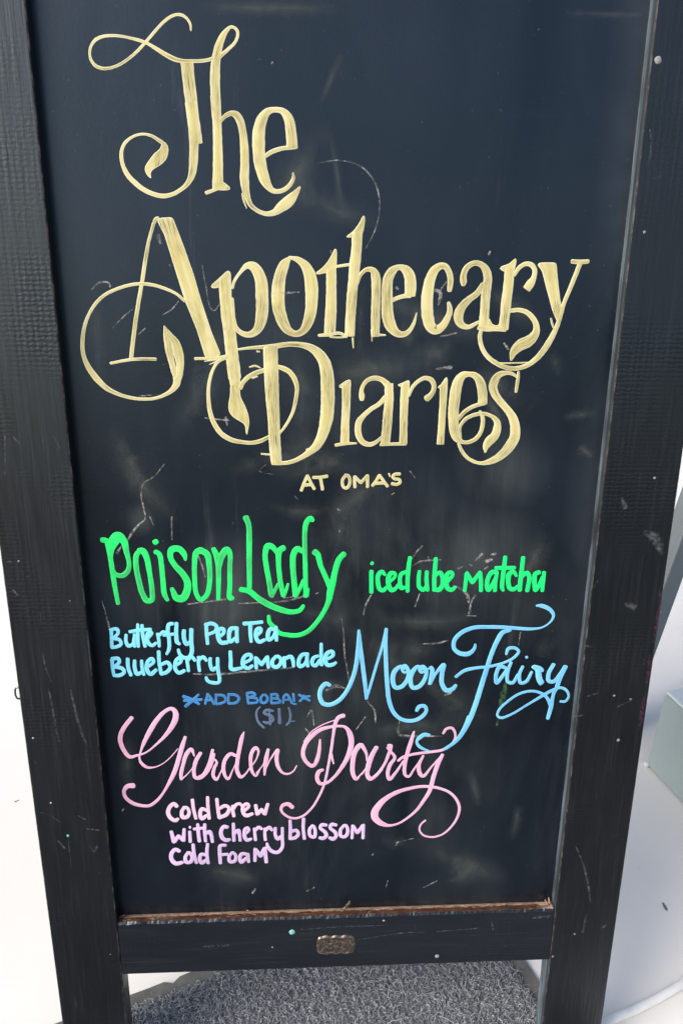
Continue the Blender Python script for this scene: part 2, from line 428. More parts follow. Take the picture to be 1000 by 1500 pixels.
WRITING = '''
@the gold
S -116.6,836.1,1.1 -116.8,840.3,1.8 -119.2,844.1,1.9 -122.2,846,2.1 -126.1,846.6,2 -130.9,845.2,2.1 -137.3,841,2 -143.7,835.1,2.1 -151.2,827.6,2.1 -158.7,820.8,2.1 -165.2,816,2 -172.5,811.9,2 -179.7,809.6,2 -185,809.3,2.3 -190.2,811,2.4 -193.3,815.1,2.1 -193.8,819.8,1.9 -192,824.9,2 -188.2,828.8,2.3 -182.4,831,2.1 -175.4,831.6,2 -168.4,831.2,1.9 -161.5,830,1.9 -155.5,828.7,2.3 -150.4,827.1,2.2 -143.6,823.5,2.7 -136.8,819.7,3.2 -129.9,816.6,3.3 -123.8,815.4,2.7 -116.7,815.5,2.4 -110.4,815.7,2.4 -104.2,816.6,2.4 -99.8,818.1,2.4
S -120.7,815.6,10 -120.1,804.9,9.1 -119.2,792.9,9.4 -118,780.7,8.9 -116.8,767.5,8.9 -115.7,757.9,9
S -118.8,786.9,9.4 -118.3,778.3,9 -117.9,769.5,8.2 -117.9,761.5,7.6 -118.3,754.1,6.8 -118.8,747.4,6.9 -119.5,741.4,6.4 -120.5,736.1,5.6 -122.4,731.6,4.5 -125.7,727.3,3.5 -130,723.9,3 -135.8,720.7,3 -144.1,718.8,3.4 -152.2,720.2,3.5 -160.1,723.7,3.7 -166.2,728.4,3.9 -171.5,734,3.8 -174.6,740.7,3.1 -175.5,747.4,2.9 -174.5,752.9,2.6 -171.8,757.4,2.4 -167.1,761.1,2 -161.4,763.4,1.9 -156.6,763.9,1.9 -151,762.8,2.1 -146.4,760.3,2.5 -142.6,757.8,2.8
P -144.1,759 -140.1,758.4 -138.1,755.7 -138.1,752.3 -140,746.4 -144.3,742.2 -148.9,739.7 -152.3,738 -153.8,735.7 -153.4,733.4 -152.5,731 -155.8,733.3 -157.5,735.6 -157.8,738.3 -158,740.3 -155.5,743.2 -152.5,746.9 -149,750.7 -144.8,753.3 -143.3,755.6
S -96.6,818,3.3 -94.1,820.1,2.8 -88.8,824.1,2.4 -83.8,828.5,2.2 -81.3,833.3,2.2 -81.7,837.1,2.2 -85.6,839.2,2 -89.2,837.1,2.9 -92.5,833,4.5 -95.3,827.5,5.7 -97.4,821.2,6.3 -98.7,814.8,6.9 -99.5,806.9,7.5 -99.8,798.8,7.5 -99.6,790.8,7.2 -99.3,782.6,6.9 -99.3,772.7,6.7 -99.3,766.1,6.7 -99.4,758.6,7
S -100.2,792,7 -99.9,781.2,6.8 -99.4,771.8,6.8 -99.4,763,6.9 -99.5,754.1,7.4 -99.7,745.2,7.8 -100.1,736.1,8.1 -100.4,728.5,8.7 -100.5,724.7,9
S -110.1,721.6,2.7 -105.5,723.1,2.6 -100.5,724.9,2.3
P -104.8,730 -95.8,730.1 -93.8,728.2 -89.7,725.2 -91.5,723.7 -100.6,723.6 -104.6,725.4
S -97,773.6,2.2 -92.8,777.7,3.1 -87.6,779.8,3.8 -84,778.4,5.5 -81.3,774.2,6.1 -79.7,768.4,5.8 -78.9,761.8,6 -78.5,754.4,6.5 -78.5,746.9,6.7 -78.7,739.4,6.9 -79.1,733.4,7.2 -78.7,727.3,6.6 -78,721.9,5.5 -76.5,716.6,4.5 -74.2,712.3,3.6 -70.5,709.3,3.2 -65.6,707,3.3 -60.6,706.3,3.7 -55.6,707.5,5 -50.6,711.1,7.5 -45.6,714.6,8.7 -41.4,718.5,7.6 -38,722.4,4.8 -34.8,726.7,1.8
S -80.9,721.1,2 -79.9,715.8,1.7 -78,710.4,0.8
S -61.8,749.4,3 -58.1,751.9,3.3 -53.2,753.9,3.3 -48.3,755.2,3.1 -42.6,755.8,3 -37.3,756.5,3.1
S -40.9,756.1,8.8 -41,762.4,8.6 -41.6,769,8.3 -42.7,774.8,7.7 -45.1,779.5,6.3 -48.7,782.2,4.6 -53.5,782.8,3.8 -58.3,781.9,4.8 -62.4,778.5,7 -65.1,773.4,8.8 -66.7,767.1,9.8 -67.2,759.8,9.9 -67,752.3,9.9 -66.4,744.9,9.7 -64.9,738.1,9.2 -62.6,731.3,8.1 -59.8,726.8,5.7 -56.2,723.7,3.9 -51.2,723.4,3.5 -46.2,725.4,3.4 -42.1,729.3,3.2 -39.9,733.9,2.5 -40.2,737.3,1.2
@apothecary gold
L -150.8,701.8,2.3 -153.6,697.6,2.6 -158.4,684,2.6 -162.1,669.1,3.1 -165.4,654,3.1 -169.2,638.7,3.1 -173.3,621,3.4 -176.9,603,3.4 -179.3,589.9,3.4
S -152.7,699.5,2.7 -151.1,701.8,2.5 -149.3,702.4,1.8
P -150.7,700.6 -149,702.3 -137.9,703 -134.6,693.7 -129.8,680 -123.1,658.6 -117.9,637.9 -110.4,612.3 -103.1,592.9 -110,590 -116.6,590.6 -122.9,614.5 -131.5,637.8 -137.1,658.5 -142.2,677.8 -145.3,689.4
S -196.8,585.8,2.3 -180.8,588.7,2.5 -169.2,589.5,2.5 -158.6,589.3,2.5
S -125.3,589.8,2.3 -116.6,590,2.3 -110.2,590,2.5
S -131.5,637.3,2.3 -138.5,643.3,2.3 -148.4,647.6,2.5 -158.3,650.3,2.7 -167.3,651,2.6 -176.3,649.8,2.6 -187.7,646.3,2.6 -197.1,641.8,2.5 -204.3,635.8,2.6 -210.6,627.5,2.6 -215.5,617.4,2.9 -218.4,606.2,3.2 -219.2,594.9,3.5 -216.7,584.6,4.3 -210.7,574.2,5.3 -202.2,564.9,4.4 -191.1,559,3.1 -180.8,556.1,2.9 -171.5,555.2,2.6 -162.1,555.7,2.6 -153.8,558.4,3 -147.1,562.3,3.9 -142.7,567.3,5.7 -141,572.6,6.4
S -149.6,616.8,1.2 -148.6,609.9,4.6 -147.4,603.1,6.3 -146.7,595.1,6.1 -145.5,588.2,5.4 -144,581.3,5.2 -142.5,575.5,5.2 -142,569.6,4.9
S -148.7,615.5,1.2 -145,608.8,4.7 -141,602.5,7 -139.2,594,8.4 -138.2,585.9,6.7 -139.1,577.8,6 -141.7,569,5.1
S -117.2,590.2,1.9 -108.8,590.5,1.9 -98.3,592.3,2.3
S -117.3,587.6,0.8 -107.8,589.2,1.6 -101.4,591.3,1.4
S -113.2,585,0.6 -105.7,588.1,1.6 -99.3,591.3,1.4
P -110.3,649.1 -104.7,654 -98.9,658.7 -94.7,662.9 -92.5,661 -92.6,649.4 -103.2,648.5 -108.3,647.1
S -97.6,654.3,10 -97.5,640.5,10.1 -96.7,626.5,10.1 -95.5,612.3,10 -94.6,600.1,10.1 -93.4,587.6,10.7 -92.1,573,11
S -91.6,647.9,2.2 -89.9,653.4,2.4 -84.6,660.7,2.7 -78.9,665.9,4.8 -74.3,665.4,7.6 -70.4,661.3,9 -67.7,653.5,10 -67.2,642.6,10.5 -67.2,632.7,10.3 -68.2,623.6,9.7 -70.4,616.5,8 -74.7,611.6,6.1 -80,610,4.7 -85.1,611.4,4.2 -89.4,615.2,3.8 -91.2,622.5,2.9 -91.7,630.5,2.7 -92,639.5,2.5
S -43.8,672.2,2.8 -47.9,667.3,8 -51.9,657.5,9.6 -53.5,647.7,10.8 -53.8,637.8,10.8 -52.6,628.7,10.2 -49.6,619.7,9.2 -45.5,613.6,6.7 -39.3,610.9,5.1 -33,613.6,6.4 -28.8,620.8,8.7 -26.4,629.9,9.7 -25.6,640.9,10.5 -25.7,649.8,10.9 -27.5,659.7,9.6 -31.1,666.5,7.3 -36.6,670.8,4.9 -44.2,673,1.8
S -98.9,608.3,2.3 -98.4,599,2.1 -97.2,591.8,1.9
S -95.3,613.4,10.3 -93.6,591.8,10.4 -92.6,578.4,10.5 -91.8,564.9,8.2
P -96.3,567.3 -86.9,571 -88.2,562.4 -87.4,556.1 -83.9,549.2 -81.4,541.7 -80.5,534.7 -81.7,528.9 -83.1,522.5 -84.5,527 -83.8,530.9 -86.2,534.1 -91.7,537.2 -96,540.4 -98.4,544.8 -98.4,551.1 -96.6,558.6
S -97.9,590.8,2.6 -103.5,588.7,2.4 -107.3,585.7,2.4 -111.5,578.4,2.7 -114.6,567.3,2.9 -115.4,556.1,3.2 -114.7,544.9,3.8 -111.8,534.7,4.1 -106,525.1,4.4 -97.4,519.3,4.2 -87.4,517,3.4 -78.5,516.4,3.4 -70.9,518.2,3.6 -63.8,521.8,2.8
P -23.1,660.5 -17.5,663.9 -12.4,669.3 -8.8,675.2 -6.1,681 -4.5,678.9 -4.7,667.5 -5.7,660.6 -13.4,660.8 -21.1,659
S -9.3,663.5,8.2 -9.1,650.7,8.5 -9.2,638.8,8.9 -9.7,624.7,9.6 -10.4,611.4,9.7
S -19.6,609.6,2.3 -11.2,610.4,3.1 -1.8,611.5,2.5 3.7,608.9,2.1
S -10.2,608.4,1.4 -2.8,608,1.4 4.4,608.4,1.4
S -5.4,665.7,2.1 0.9,666.8,2.3 6.9,667.6,2.3
P 2.3,689.2 8.8,693.6 13.8,700.3 16.9,706.7 18.6,705.1 17.9,697.5 16,689.8 6.8,688.8 3.8,688.4
S 12.1,692.7,8.7 11.5,678.3,8.4 10.4,667.6,9.2 9.3,654.8,8.5 8.2,640.9,8.5 7.3,625.8,8.4 6.7,609.3,8.4
S 12.4,651.9,2.7 15.4,659.6,3.1 20.5,663.7,3.4 25.7,662.8,5.2 28,657.9,7.6 28.6,646,7.5 28.5,633,7.5 28.6,620.8,7.6 28.8,609,6.6
S 26.7,610.4,2.9 37.3,610.1,1.4
S 9.3,607.4,1.7 10,599.1,0.8
S 25.3,614.7,1.5 26,604.9,0.6
S 39.9,637.1,2.7 44.9,640.1,3.3 51.1,642.2,3.4 57.3,643.2,4.4
S 57.3,642.7,9.2 57.6,651.2,9.8 56.3,659.1,9.2 52.5,664,7.1 47.2,665.7,4.3 41.7,662.4,7.3 38.4,656,8.5 37.9,646.1,9 38.2,636.1,9.4 39,626,10 41.8,617.8,9.6 46.7,612.2,6.6 52.1,610.7,4.8 57.3,613.3,3.8 61.3,619.9,2.8 63.5,628.6,1.1
S 90.7,647.2,3.6 91,651,4.7 91.1,657.1,5 89.2,662.9,4.9 86.2,666.7,4.9 82.2,666.9,5.6 77.6,663.8,7.2 74.3,657,8.5 72.6,648.5,9.5 72,639.9,10 72.3,632.1,10.1 73.4,625,10.1 75.8,617.8,9.2 80.5,614.7,8 85.3,617.1,6.8 89.2,622.7,5.8 91.7,629,4.8 91.5,633.8,4.2 90.5,637.1,2.9
S 102.2,652,3.6 102.3,654.1,5.5 101.9,658,5.4 103,663.4,4.9 106.4,667.6,4.5 111.9,669.6,4.1 116.9,668.1,4.9 121.1,663.5,6.5 122.9,656.6,7.2 122.2,648.1,7.9 121.8,638.7,7.9 121.8,629.2,8 121.8,616.4,9.2
S 119.1,651.9,4.9 114.2,644.9,5.1 108,640.2,5.6 102.7,634.6,7.1 99.7,628.3,8.1 100,622.7,7.5 103.4,618.4,5.5 108.4,617.2,3.9 114.1,619.6,3.1 117.3,621.6,2.3
S 117.2,616.3,2.9 124.3,615.8,4.5 132.6,615.7,3.8 141,614.5,2.2
P 126.2,625.2 129.1,619.3 134.1,618.1 136.3,622.1 139.7,621.3 139.8,614.1 124.4,614.9
P 131,665 133.6,667.2 140.1,669 145.7,674.5 146.5,672 145,662.3 137,662.2 134,664
S 140.9,665.9,8.2 140.8,652.3,8.5 140,639.6,8.6 139.6,626.7,8.6 138.9,615.3,8.6
S 145.2,660.2,2.9 149.1,666.2,3.6 154.4,669.2,3.6 159.5,668.2,4.1 162.4,664,4 161.8,657.7,4.7 159.6,653.5,7 156.6,648.7,6.8
S 118.2,616.8,4.3 128.2,615.8,3.9 138.3,615.8,3.7
P 163.1,668.4 165.4,670.3 173.1,670.6 180.4,670.4 182.6,657.9 186.5,639.8 188.9,632.3 188.6,623.7 186.1,620.4 182.7,626.9 179.9,632.3 176.9,640.8 174,648.3 168.8,663 166.3,666.6
S 193.6,671.5,3.5 200.8,671.1,3.6 207.3,671.5,3.4
S 200.7,670,3.9 197.5,660.1,3.9 193.6,648.4,3.7 189.7,636.6,3.5 187.4,624.7,3.7 184.8,616,4.2 181,607.2,5.2 176.1,598.4,5.4 169.9,590.5,4.9 162.3,584.9,4.2 153.3,582.1,3.9 144.1,582.7,3.8 134.7,586.6,3.9 126.3,592.7,3.9 121.2,600.4,3.8 119,609.2,3.6 119.8,614.7,3.2
S 179.7,624.7,1.5 181.6,619.3,1.8 183.2,615.5,0.9
S 133.5,587.1,0.9 143.8,586.6,1.3 162.1,587.2,1.1
S 144,631,3.3 151.8,631.6,3.6 158.7,629.5,4 164.2,624.6,4.5 167.6,618.1,5.2 167.2,611.6,7.2 161.8,605.5,9.5 154.1,601.6,9.5 149.4,596.1,6.8 147.7,589.4,2.1
@diaries gold
S -54.9,524.1,2 -47.9,533.4,2.5 -42.7,543.5,2.8 -39.8,554.9,3.2 -38.7,564.9,3.5 -40.5,572.3,4.2 -44.8,578.5,4.2 -49.7,581.5,4.2 -55.2,583.1,3.4
S -66.7,580.2,3.7 -74.4,577.5,3.9 -80.7,574.1,3.9 -85.5,569.2,3.7 -87.8,564.9,4.2
S -79.2,582.7,1.2 -74.3,583.9,1.7 -69.8,582.1,1
S -77,573.3,1.5 -72.8,574.8,1.5
S -72.5,596.1,1.5 -70.1,595.7,1
S -88.8,597.6,1.7 -80,598.8,2.4 -67.8,599.7,3.1 -56.7,600.6,4.1 -44.5,602.2,4.1 -34.7,601.6,4.6 -26.1,599,6.3 -20,594.4,8.3 -15,587.1,10.1 -12.5,576.1,11.4 -11.9,563.7,11.8 -11.9,551.1,11.8 -13.1,537.1,11.4 -16.3,524.3,9.4 -21.4,513.9,7.7 -27.8,508.1,6 -35.5,502.9,4.2 -44.5,498.9,3.7 -53.5,497.7,3.4 -61.1,497.7,3.2
S -31,510.1,1.3 -25.2,510.7,3.9 -18.8,513.9,3.9
S -61,599.7,12.2 -60.9,585.8,12.3 -60.5,569.8,12.2 -60.1,554.9,11.5 -59.3,539.7,10.6 -59,524.4,10.1 -58.4,510.1,10.2 -57.6,497.7,9.7
S -70.9,506.3,1.6 -63.5,505.7,1.8
P -2.9,566.5 2.3,570.3 7.1,572.9 8.2,571.6 8.3,564.8 0.5,564.3 -1.9,565
S 4.3,566.7,7.6 4.2,549.5,7.3 3.6,534,7.2 3.3,515.2,8
S -4.8,514.1,2.8 3.8,515.4,2.8 13.7,515.7,1.4
S 18,554.8,3.8 17.8,558.1,5 17.5,562.4,3.6 19.1,567.5,3.3 22.8,571.7,3.6 29,573.6,4 35.2,572,4.3 40.1,567.9,5.7
S 41.5,568.6,7.5 41.9,554.3,7.9 41.4,544.6,8.2 40.6,530,8.4 39.5,514.6,8.1
S 38.5,556.7,4.3 33.3,550.9,3.9 26.6,546.6,3.9 20,540.8,4.3 15.7,534.9,5.5 14.8,529,5.6 15.9,522.1,5.6 19.4,516.7,4.9 25.3,514.5,4.2 31.1,516.6,3.4 36.1,521.1,2.4
S 35.3,514.4,2.6 46.8,514.9,2.8 57.8,515.1,3
P 48.3,567.9 54,569.6 59.1,572.6 59.7,570.6 59.5,561 52.2,566 49.3,566.6
S 55.5,568.2,6.9 55.4,554.3,7.3 55.3,541.7,7 55.5,529.9,6.8 55.7,515.1,7.1
S 59,558.1,2.9 62.3,565.8,3.1 67.4,571,3.3 73,573.6,3.6 78.4,572,4.3 81,567.2,4.2 80.7,562.5,4.1 78.4,558.6,4.7 75.2,555.7,5.7
P 83.3,565.1 87.2,568 91.7,575.4 92.9,573.2 93.1,565.1 86.4,564
S 89.7,567,6.8 89.8,553.6,6.2 89.5,540,6.1 89.3,526.2,6.3 89,514.7,6.5
S 104.1,537.5,3.2 108.9,543.4,3.6 114.5,547.5,3.6 121.2,550.2,3.6 126.9,551.6,3.6
S 125,550.7,8.4 124.6,558.4,8.3 123.1,566.1,8.2 120.8,571.8,7.3 116.7,575.8,5.6 111.8,577,4.4 107,576.4,6.2 103.2,572.7,8.1 100.9,565.1,9.6 99.9,555.5,9.8 99.4,545.8,9.4 99.9,536,9.2 101.4,526.2,9 104.2,519.7,6.8 109.4,516.4,3.4 115.3,516.7,3.5 121,519.7,3.7 124.7,525.1,3.6 126.2,532,3.8 125.8,538.9,3.5 123,544.3,2.5
S 106.7,519.2,3 106.1,530.1,2.8 109.3,536,3.2 114.9,539.9,3.4 121.7,541.9,3.4 128.5,541.9,3.1 134.6,539.4,3.4 138.8,535,5.4 139.5,528.1,7.4 137.7,522.1,7.8 133.1,517.1,8.4 130.6,512.6,6.1 130.2,507.3,2
S 154.1,561.5,2.4 154.6,568,3 155.1,573.8,2.9 155,579,2.1
S 153.5,575.2,2.4 148.5,577.8,3 142.7,578,4 137.9,576.4,5.7 134.6,571.8,7.3 133.3,566.1,7.8 135.2,560.3,7 139.4,554.5,6.4 144.8,548.7,6.2 150.1,542.8,6.8 154,536,8.1 155.9,528,8.9 155.7,520.1,9.4 152.3,513.1,9.5 147.7,507,8.3 141.1,501.5,6.9 133.3,498,5 126.4,497,3 119.3,499,3 113.1,503.1,3.1 108.3,509.2,3.1 105.5,515.2,2.5
@atomas gold
S -35.7,472.2,2.8 -32.9,479.7,2.8 -30,486,2.8
S -30,486,2.8 -27.1,479.7,2.8 -23.9,473.6,2.8
S -32.9,477.1,2.9 -25.9,477.9,2.9
S -24.7,484.3,2.9 -18.3,484.5,2.9 -12.2,485.5,2.9
S -18.3,483.9,2.8 -17.3,478.4,2.8 -16.5,473,2.8
S 4.9,486.6,2.9 1.9,482.6,2.8 1.4,478.4,2.8 3.1,474.7,2.9 5.5,474.3,2.9 7.8,477.1,2.9 8.3,482,2.8 6.6,485.8,2.8 4.2,486.3,2.9
L 12.9,474.9,2.8 12.5,485,2.9 18.2,479.2,2.9 24.2,485.8,2.9 24.4,475.2,2.8
L 28.9,476.4,2.9 32.3,481.2,2.9 35.1,486.1,2.9
L 35.1,486.1,2.8 38.8,480.6,2.8 42.6,475.7,2.8
S 31.2,478.6,2.9 39.4,478.8,2.9
S 43.5,487.6,1.6 44.7,484.8,1.2
S 53.4,487.1,2.9 49.3,487,2.9 47,484.8,2.8 48.8,482.7,2.9 53,482,2.9 53.9,479.3,2.9 51.3,477.5,2.9 46.6,478.1,2.9
@poison green
S -217.3,426.3,5 -213.7,425.8,5.2 -211.8,416.3,4.7 -210.5,398.6,4.7 -209.4,380.6,4.5 -207.7,363,3.7
S -211.8,416.3,4 -209.4,423.6,6.7 -202.8,430,8.4 -197.8,424.9,6.8 -196.1,414.7,5 -194.6,402.8,4.1 -196.6,395.4,4.6 -201.7,391.3,5 -207.1,392.3,4.2 -209.8,397.1,2.9
P -210.7,425 -202.8,430.8 -198.3,427.1 -202,423.5 -207.3,416.2 -209.5,406 -211,411.9
S -183.5,415.6,4.7 -187.2,411.6,4.9 -188.4,399.8,5 -186.9,386.3,5.1 -184.4,372.7,5.2 -180.7,365.7,5.5 -176.4,366.5,5 -175.4,375.6,4.7 -176.5,393.7,4.7 -178.2,408.6,5.6 -181.4,415.5,6.2 -184.9,415.6,5
S -170,423.5,5 -168.2,424.6,5
S -169.9,414.4,4.7 -166.6,412.2,4.8 -165.2,401,4.7 -164.8,386,4.7 -164.2,372.4,4.8 -161.8,366,3.5
S -142.9,406,2.2 -144,411.9,5.4 -148.5,417.1,5.9 -154.7,416.5,6.1 -156.7,409.8,5 -152.9,400.9,5.2 -146.4,392.6,6.1 -142.4,384.3,6.5 -143.1,375.2,6.9 -147.7,367.6,7.3 -153.3,368.4,6.6 -156.9,377.6,3.8
S -128,415.5,6.9 -132.7,413.3,5.5 -134.8,402.2,4.7 -135.4,385.7,4.5 -134.6,372,4.3 -131,366.2,4.6 -125.2,370.4,4.5 -121.9,382.5,4.5 -121.4,400.6,5 -123.1,411.7,6 -128.7,415.8,5.9
S -116.9,416.8,4.2 -114.4,410.9,5.6 -113.1,400.5,5 -113.4,385.4,4.5 -114.4,366.4,3.7
S -112.6,397.5,4.2 -109.7,409.4,6.1 -104.6,416,6.1 -102,412.2,4.7 -102.5,397.4,4.4 -103.1,380.8,4.5 -103.5,367,4.5 -100.7,367.7,3.7
S -86.3,446.9,5.4 -84,439.8,4.9 -83.9,423.1,5 -84.4,404.9,4.8 -84.7,386.5,4.6 -85,375.3,4.1
S -93,376,5 -85.2,374,5.4 -77.3,367,5.7 -67.1,360,6 -55.6,354.7,5.8 -46.3,352.3,5.1 -38.1,353.8,4.5 -34.5,358.5,3.6
S -58.6,412,3.3 -62.5,418,5.4 -67,419.3,5.8 -69.5,410.8,4.8 -68.6,398.6,4.8 -66.6,385,4.8 -64.8,370.6,5.1
S -64.6,368.8,4.3 -61,375,3.5 -58,381.2,2.8
S -52.3,417.3,5.4 -56.3,414.4,5.9 -57.3,404.6,4.8 -56.7,391.1,4.6 -55.2,378.7,4.6 -53.2,369.2,4.7
S -53.3,368.6,4 -50.6,374.9,3.3 -48.8,381.1,2.3
S -34.7,413.5,4.8 -39.8,416,5.8 -43.3,410.6,5.5 -44,398.4,5.3 -43,383.5,5.3 -42,369.1,5.1
S -42,368.5,4.3 -37.3,377.2,3.8 -34.4,384.6,3.3
S -25.5,443.5,3.9 -27.2,445.8,4.7 -31.1,441.7,5 -32.7,432.2,4.5 -32.8,416.5,4.3 -32.5,398.2,4.4 -32.3,380.9,4.4 -32.1,368.3,4.6
S -31.6,369,4.7 -30,375.9,2.8
S -23.7,412.8,5.9 -21,410.4,5.5 -18.2,399.3,4.6 -13.6,388.1,4.7 -9.5,377.5,5.1
S 3.6,410.7,5.2 -1,405.3,5.4 -4.4,394.2,5.4 -6.6,383.1,6.1 -8.9,373.1,6.6 -10.6,363,5.2 -14.7,352.9,4.3 -21.7,341.4,4.4 -31.2,331.2,4.6 -40.7,327.7,4.7 -50.1,328.3,4.7 -57.1,330.3,4.3 -62.9,336.9,4.2 -66.9,342.1,4.1 -67.5,348.5,3.3
@iced green
S 29.6,401.1,3.6 30.3,400.8,3.6
S 29.5,392.9,4.1 29.6,383,3.9 29.9,371.5,3.9
S 42.4,389.1,2.6 39.4,392.3,4.3 36.1,389.2,4.4 35.8,381.9,4.1 37.9,374.6,4.3 41.3,373.5,4.2 44.2,376.6,3.1
S 46.5,381.8,3.1 51.7,386.9,3 51.8,390.6,3.3 48.2,390.9,4.5 45.7,386,4.5 46.1,378.7,4.5 49.1,373.4,4.5 53,375.4,3.7 54.8,379.1,2.6
S 62.2,392,3.5 57.9,390,4.1 56.6,383.8,3.9 58.4,375.4,4.3 61.7,376.4,3.2
S 65.4,406.6,3.5 64.5,397.2,4.1 63.9,384.7,4.1 64.3,372.1,3.7
S 74.8,392.4,3.5 74.4,384.6,3.7 75.4,376.2,4.1 79.5,373.5,4 81.8,377.2,3.1
S 81.8,392,3.5 82,382.4,3.9 83.4,372.9,3.5
S 89.8,405.1,3.9 89.5,394.8,4.1 89.3,384.4,4.1 89.8,372.9,4.1
S 90.1,387.5,3.1 94.3,391.1,3.7 97,386.4,4.3 97.4,378,4.6 94.2,373.3,4.7 89.8,373.4,3.2
S 101.7,381.1,3.7 106.7,388.4,3.4 105.1,391,3.9 101.7,389.5,4.5 100.8,382.2,4.5 102.5,374.8,4.5 106.5,373.2,4.3 109.8,375.8,2.8
L 119,372,3.4 119.5,380.9,3.8 119.9,390.3,3.9 125.9,380.3,3.8 132.7,390.7,4 134,381.8,3.9 134.6,371.8,3.8
S 148.9,390.5,4 143.9,390.6,4.7 140.5,383.8,4.2 140.6,374.3,4.3 142.2,372.2,3.8 145.7,379.5,3.7 148.6,386.9,3.1
S 148.9,390,3.6 148,381.6,3.8 148.2,371.6,3.6
S 155.6,406,3.9 155.3,396.2,4.2 154.7,383.6,4.2 154.9,374.2,3.9 156.3,371.8,2.9
S 147.4,395,3.8 155.4,394.9,4 165.4,395,3.6
S 167.8,386.6,2.7 164.6,390.9,4.1 160.8,388.8,5 160.3,381.5,4.5 162.3,374.1,4.5 166.4,373,4.3 169.6,376.1,3.2
S 172.8,405.3,4 172.5,396,4.2 172,383.4,4.4 172.1,371.8,4.2
S 172.8,385.5,3.9 177.5,389.7,4.4 180.3,385.4,4.1 180,377,4.2 179.4,371.2,4.1
S 189.3,390.1,4.5 185.9,388.5,4.6 185.6,380.1,4.4 187.3,371.6,4 190.4,376.9,4.2 193.1,385.3,3.7
S 194,390,3.8 194,381.1,3.8 193.9,371,3.6
@butterfly blue
S -216.1,336.8,3.2 -216.6,326.5,3.2 -217,318.1,3.2
S -217.3,336.2,3.1 -210.9,337,3.6 -210.1,332.9,3.2 -215.1,327.1,3.3
S -215.1,327.1,3.4 -209.5,325.8,3.6 -208.1,321.2,3.2 -212.4,318.4,3.5 -217.3,317.7,3.4
S -202.7,330.8,3 -203.3,323.7,3.3 -201.3,319.2,3.9 -197.1,321,3.3 -195.5,327.5,2.8
S -195,331.3,2.8 -195.6,318.1,2.8
S -191,341.5,3 -191.7,331.3,3.5 -192.1,318.1,3
S -187,340.8,3 -187.1,331.2,3.5 -185.7,318.2,3.3
S -199.1,334,3.3 -190.3,335.4,3.6 -179.3,336.2,3.3
S -182.2,327.3,3.1 -178.4,332.4,3 -180.6,334.3,3.1 -183.3,328.6,3.5 -182,321.4,3.9 -178.6,319.2,3.6 -175,322,2.7
S -173.2,331.6,2.8 -172.4,325.8,3.3 -172.3,318,2.8
S -171.6,329.7,3.1 -167.3,333.5,3.3 -165.1,332.1,3.1
S -158.2,341.7,3.6 -161.7,341.1,3.8 -163.2,334.7,3.9 -162.6,325.7,3.7 -163.2,315.3,3.5 -165.8,309.8,2.6
S -167.5,329.6,2.8 -158.2,330.8,3.3
S -154.7,342.3,3.5 -155.5,332,3.7 -155.2,322.3,4 -153,320.3,3.1
S -148.1,334.5,3.9 -148.5,326.7,4 -146.6,320.2,4.1 -142.3,322.7,3.5
S -141.1,335.6,3.9 -141.8,322.7,4 -141.7,312.3,4 -144.3,306.4,4 -150.2,305.9,4 -153.5,309.9,3.4 -154.5,314.5,2.9
S -126.9,341.2,3.3 -126.8,331.5,3.5 -126.4,319.9,3.1
S -127.6,339.9,3.5 -121.7,341.5,3.9 -117.2,338.5,3.6 -118.5,333.4,3.4 -125.1,330.2,3.3
S -115.7,326.9,3.4 -110.5,331.6,3.3 -111,335.7,3.7 -114.7,335,4 -116.2,327.6,4 -113.4,321.3,4.3 -107.8,321.3,4.1
S -98.7,336.2,4.1 -103.6,335.6,4.4 -105.7,328.8,3.9 -104.7,321.9,3.8 -99.6,325.9,3.4
S -98,336.8,3.4 -98.3,328.6,3.5 -98.2,321.5,3.5
S -91.1,340.8,4.1 -82.5,341.3,3.8 -73.9,342.2,3.5
S -85,340,3.9 -85.3,331.2,3.7 -84.8,321.6,3.2
S -79.8,327.7,3.1 -75.3,332.4,3.3 -75.9,335.8,3.8 -79,334.5,3.8 -80.2,327,3.7 -77.4,321.4,4.1 -71.8,323.4,3.5
S -61.7,333.5,3.5 -66,335,4 -68.6,329.5,4.2 -68.1,323.4,4 -64.3,325.4,3.6 -61.7,330.8,3.3
S -61,336.9,3.5 -60.5,329.4,3.5 -60.6,322.5,3.2
@blueberry blue
S -218,305.1,3.5 -218.1,296.5,3.3 -217.6,288.6,3.1
S -218,305.7,3.7 -212.2,305.9,4 -211.3,302.3,3.5 -216.3,297.1,3.4
S -216.3,297.1,3.5 -208.9,295,4 -207.5,291,3.5 -212.4,287.8,3.9 -217.7,287.9,3.5
S -203.2,305.5,3.5 -203.3,296.2,3.6 -201.3,287.6,3.4
S -196.6,303.4,3.3 -197.1,296.1,3.6 -195.3,288.8,3.9 -191.1,290.7,3.6
S -190,303.3,3 -190.1,296,3.3 -188.9,288,3.1
S -185.4,295.9,3.2 -178.6,301.7,3.1 -180.1,305.1,4 -184.4,301.8,3.7 -185.6,293.3,4.1 -182.4,288.6,4.3 -176.8,293.1,3.5
S -173.2,312.8,3.5 -173.4,301,3.5 -172.3,289,3.6
S -172.4,298.3,3.4 -165.8,300.9,4 -163.1,296.2,3.8 -166.3,290.9,4 -172.4,288.4,3.6
S -158.9,296.8,3 -152.8,301.3,3.1 -153.2,305.9,3.7 -156.8,303.3,3.8 -158.5,294.1,3.8 -155.2,289.4,4 -149.8,291.9,3.6
S -146.8,303.2,3.1 -146.5,299.2,3.3 -146,291.2,3.1
S -146.3,302.5,3 -142,306.4,3.4 -139.2,302.4,3.3
S -135.5,306.3,3.1 -135.9,299,3.3 -135.4,291,3.1
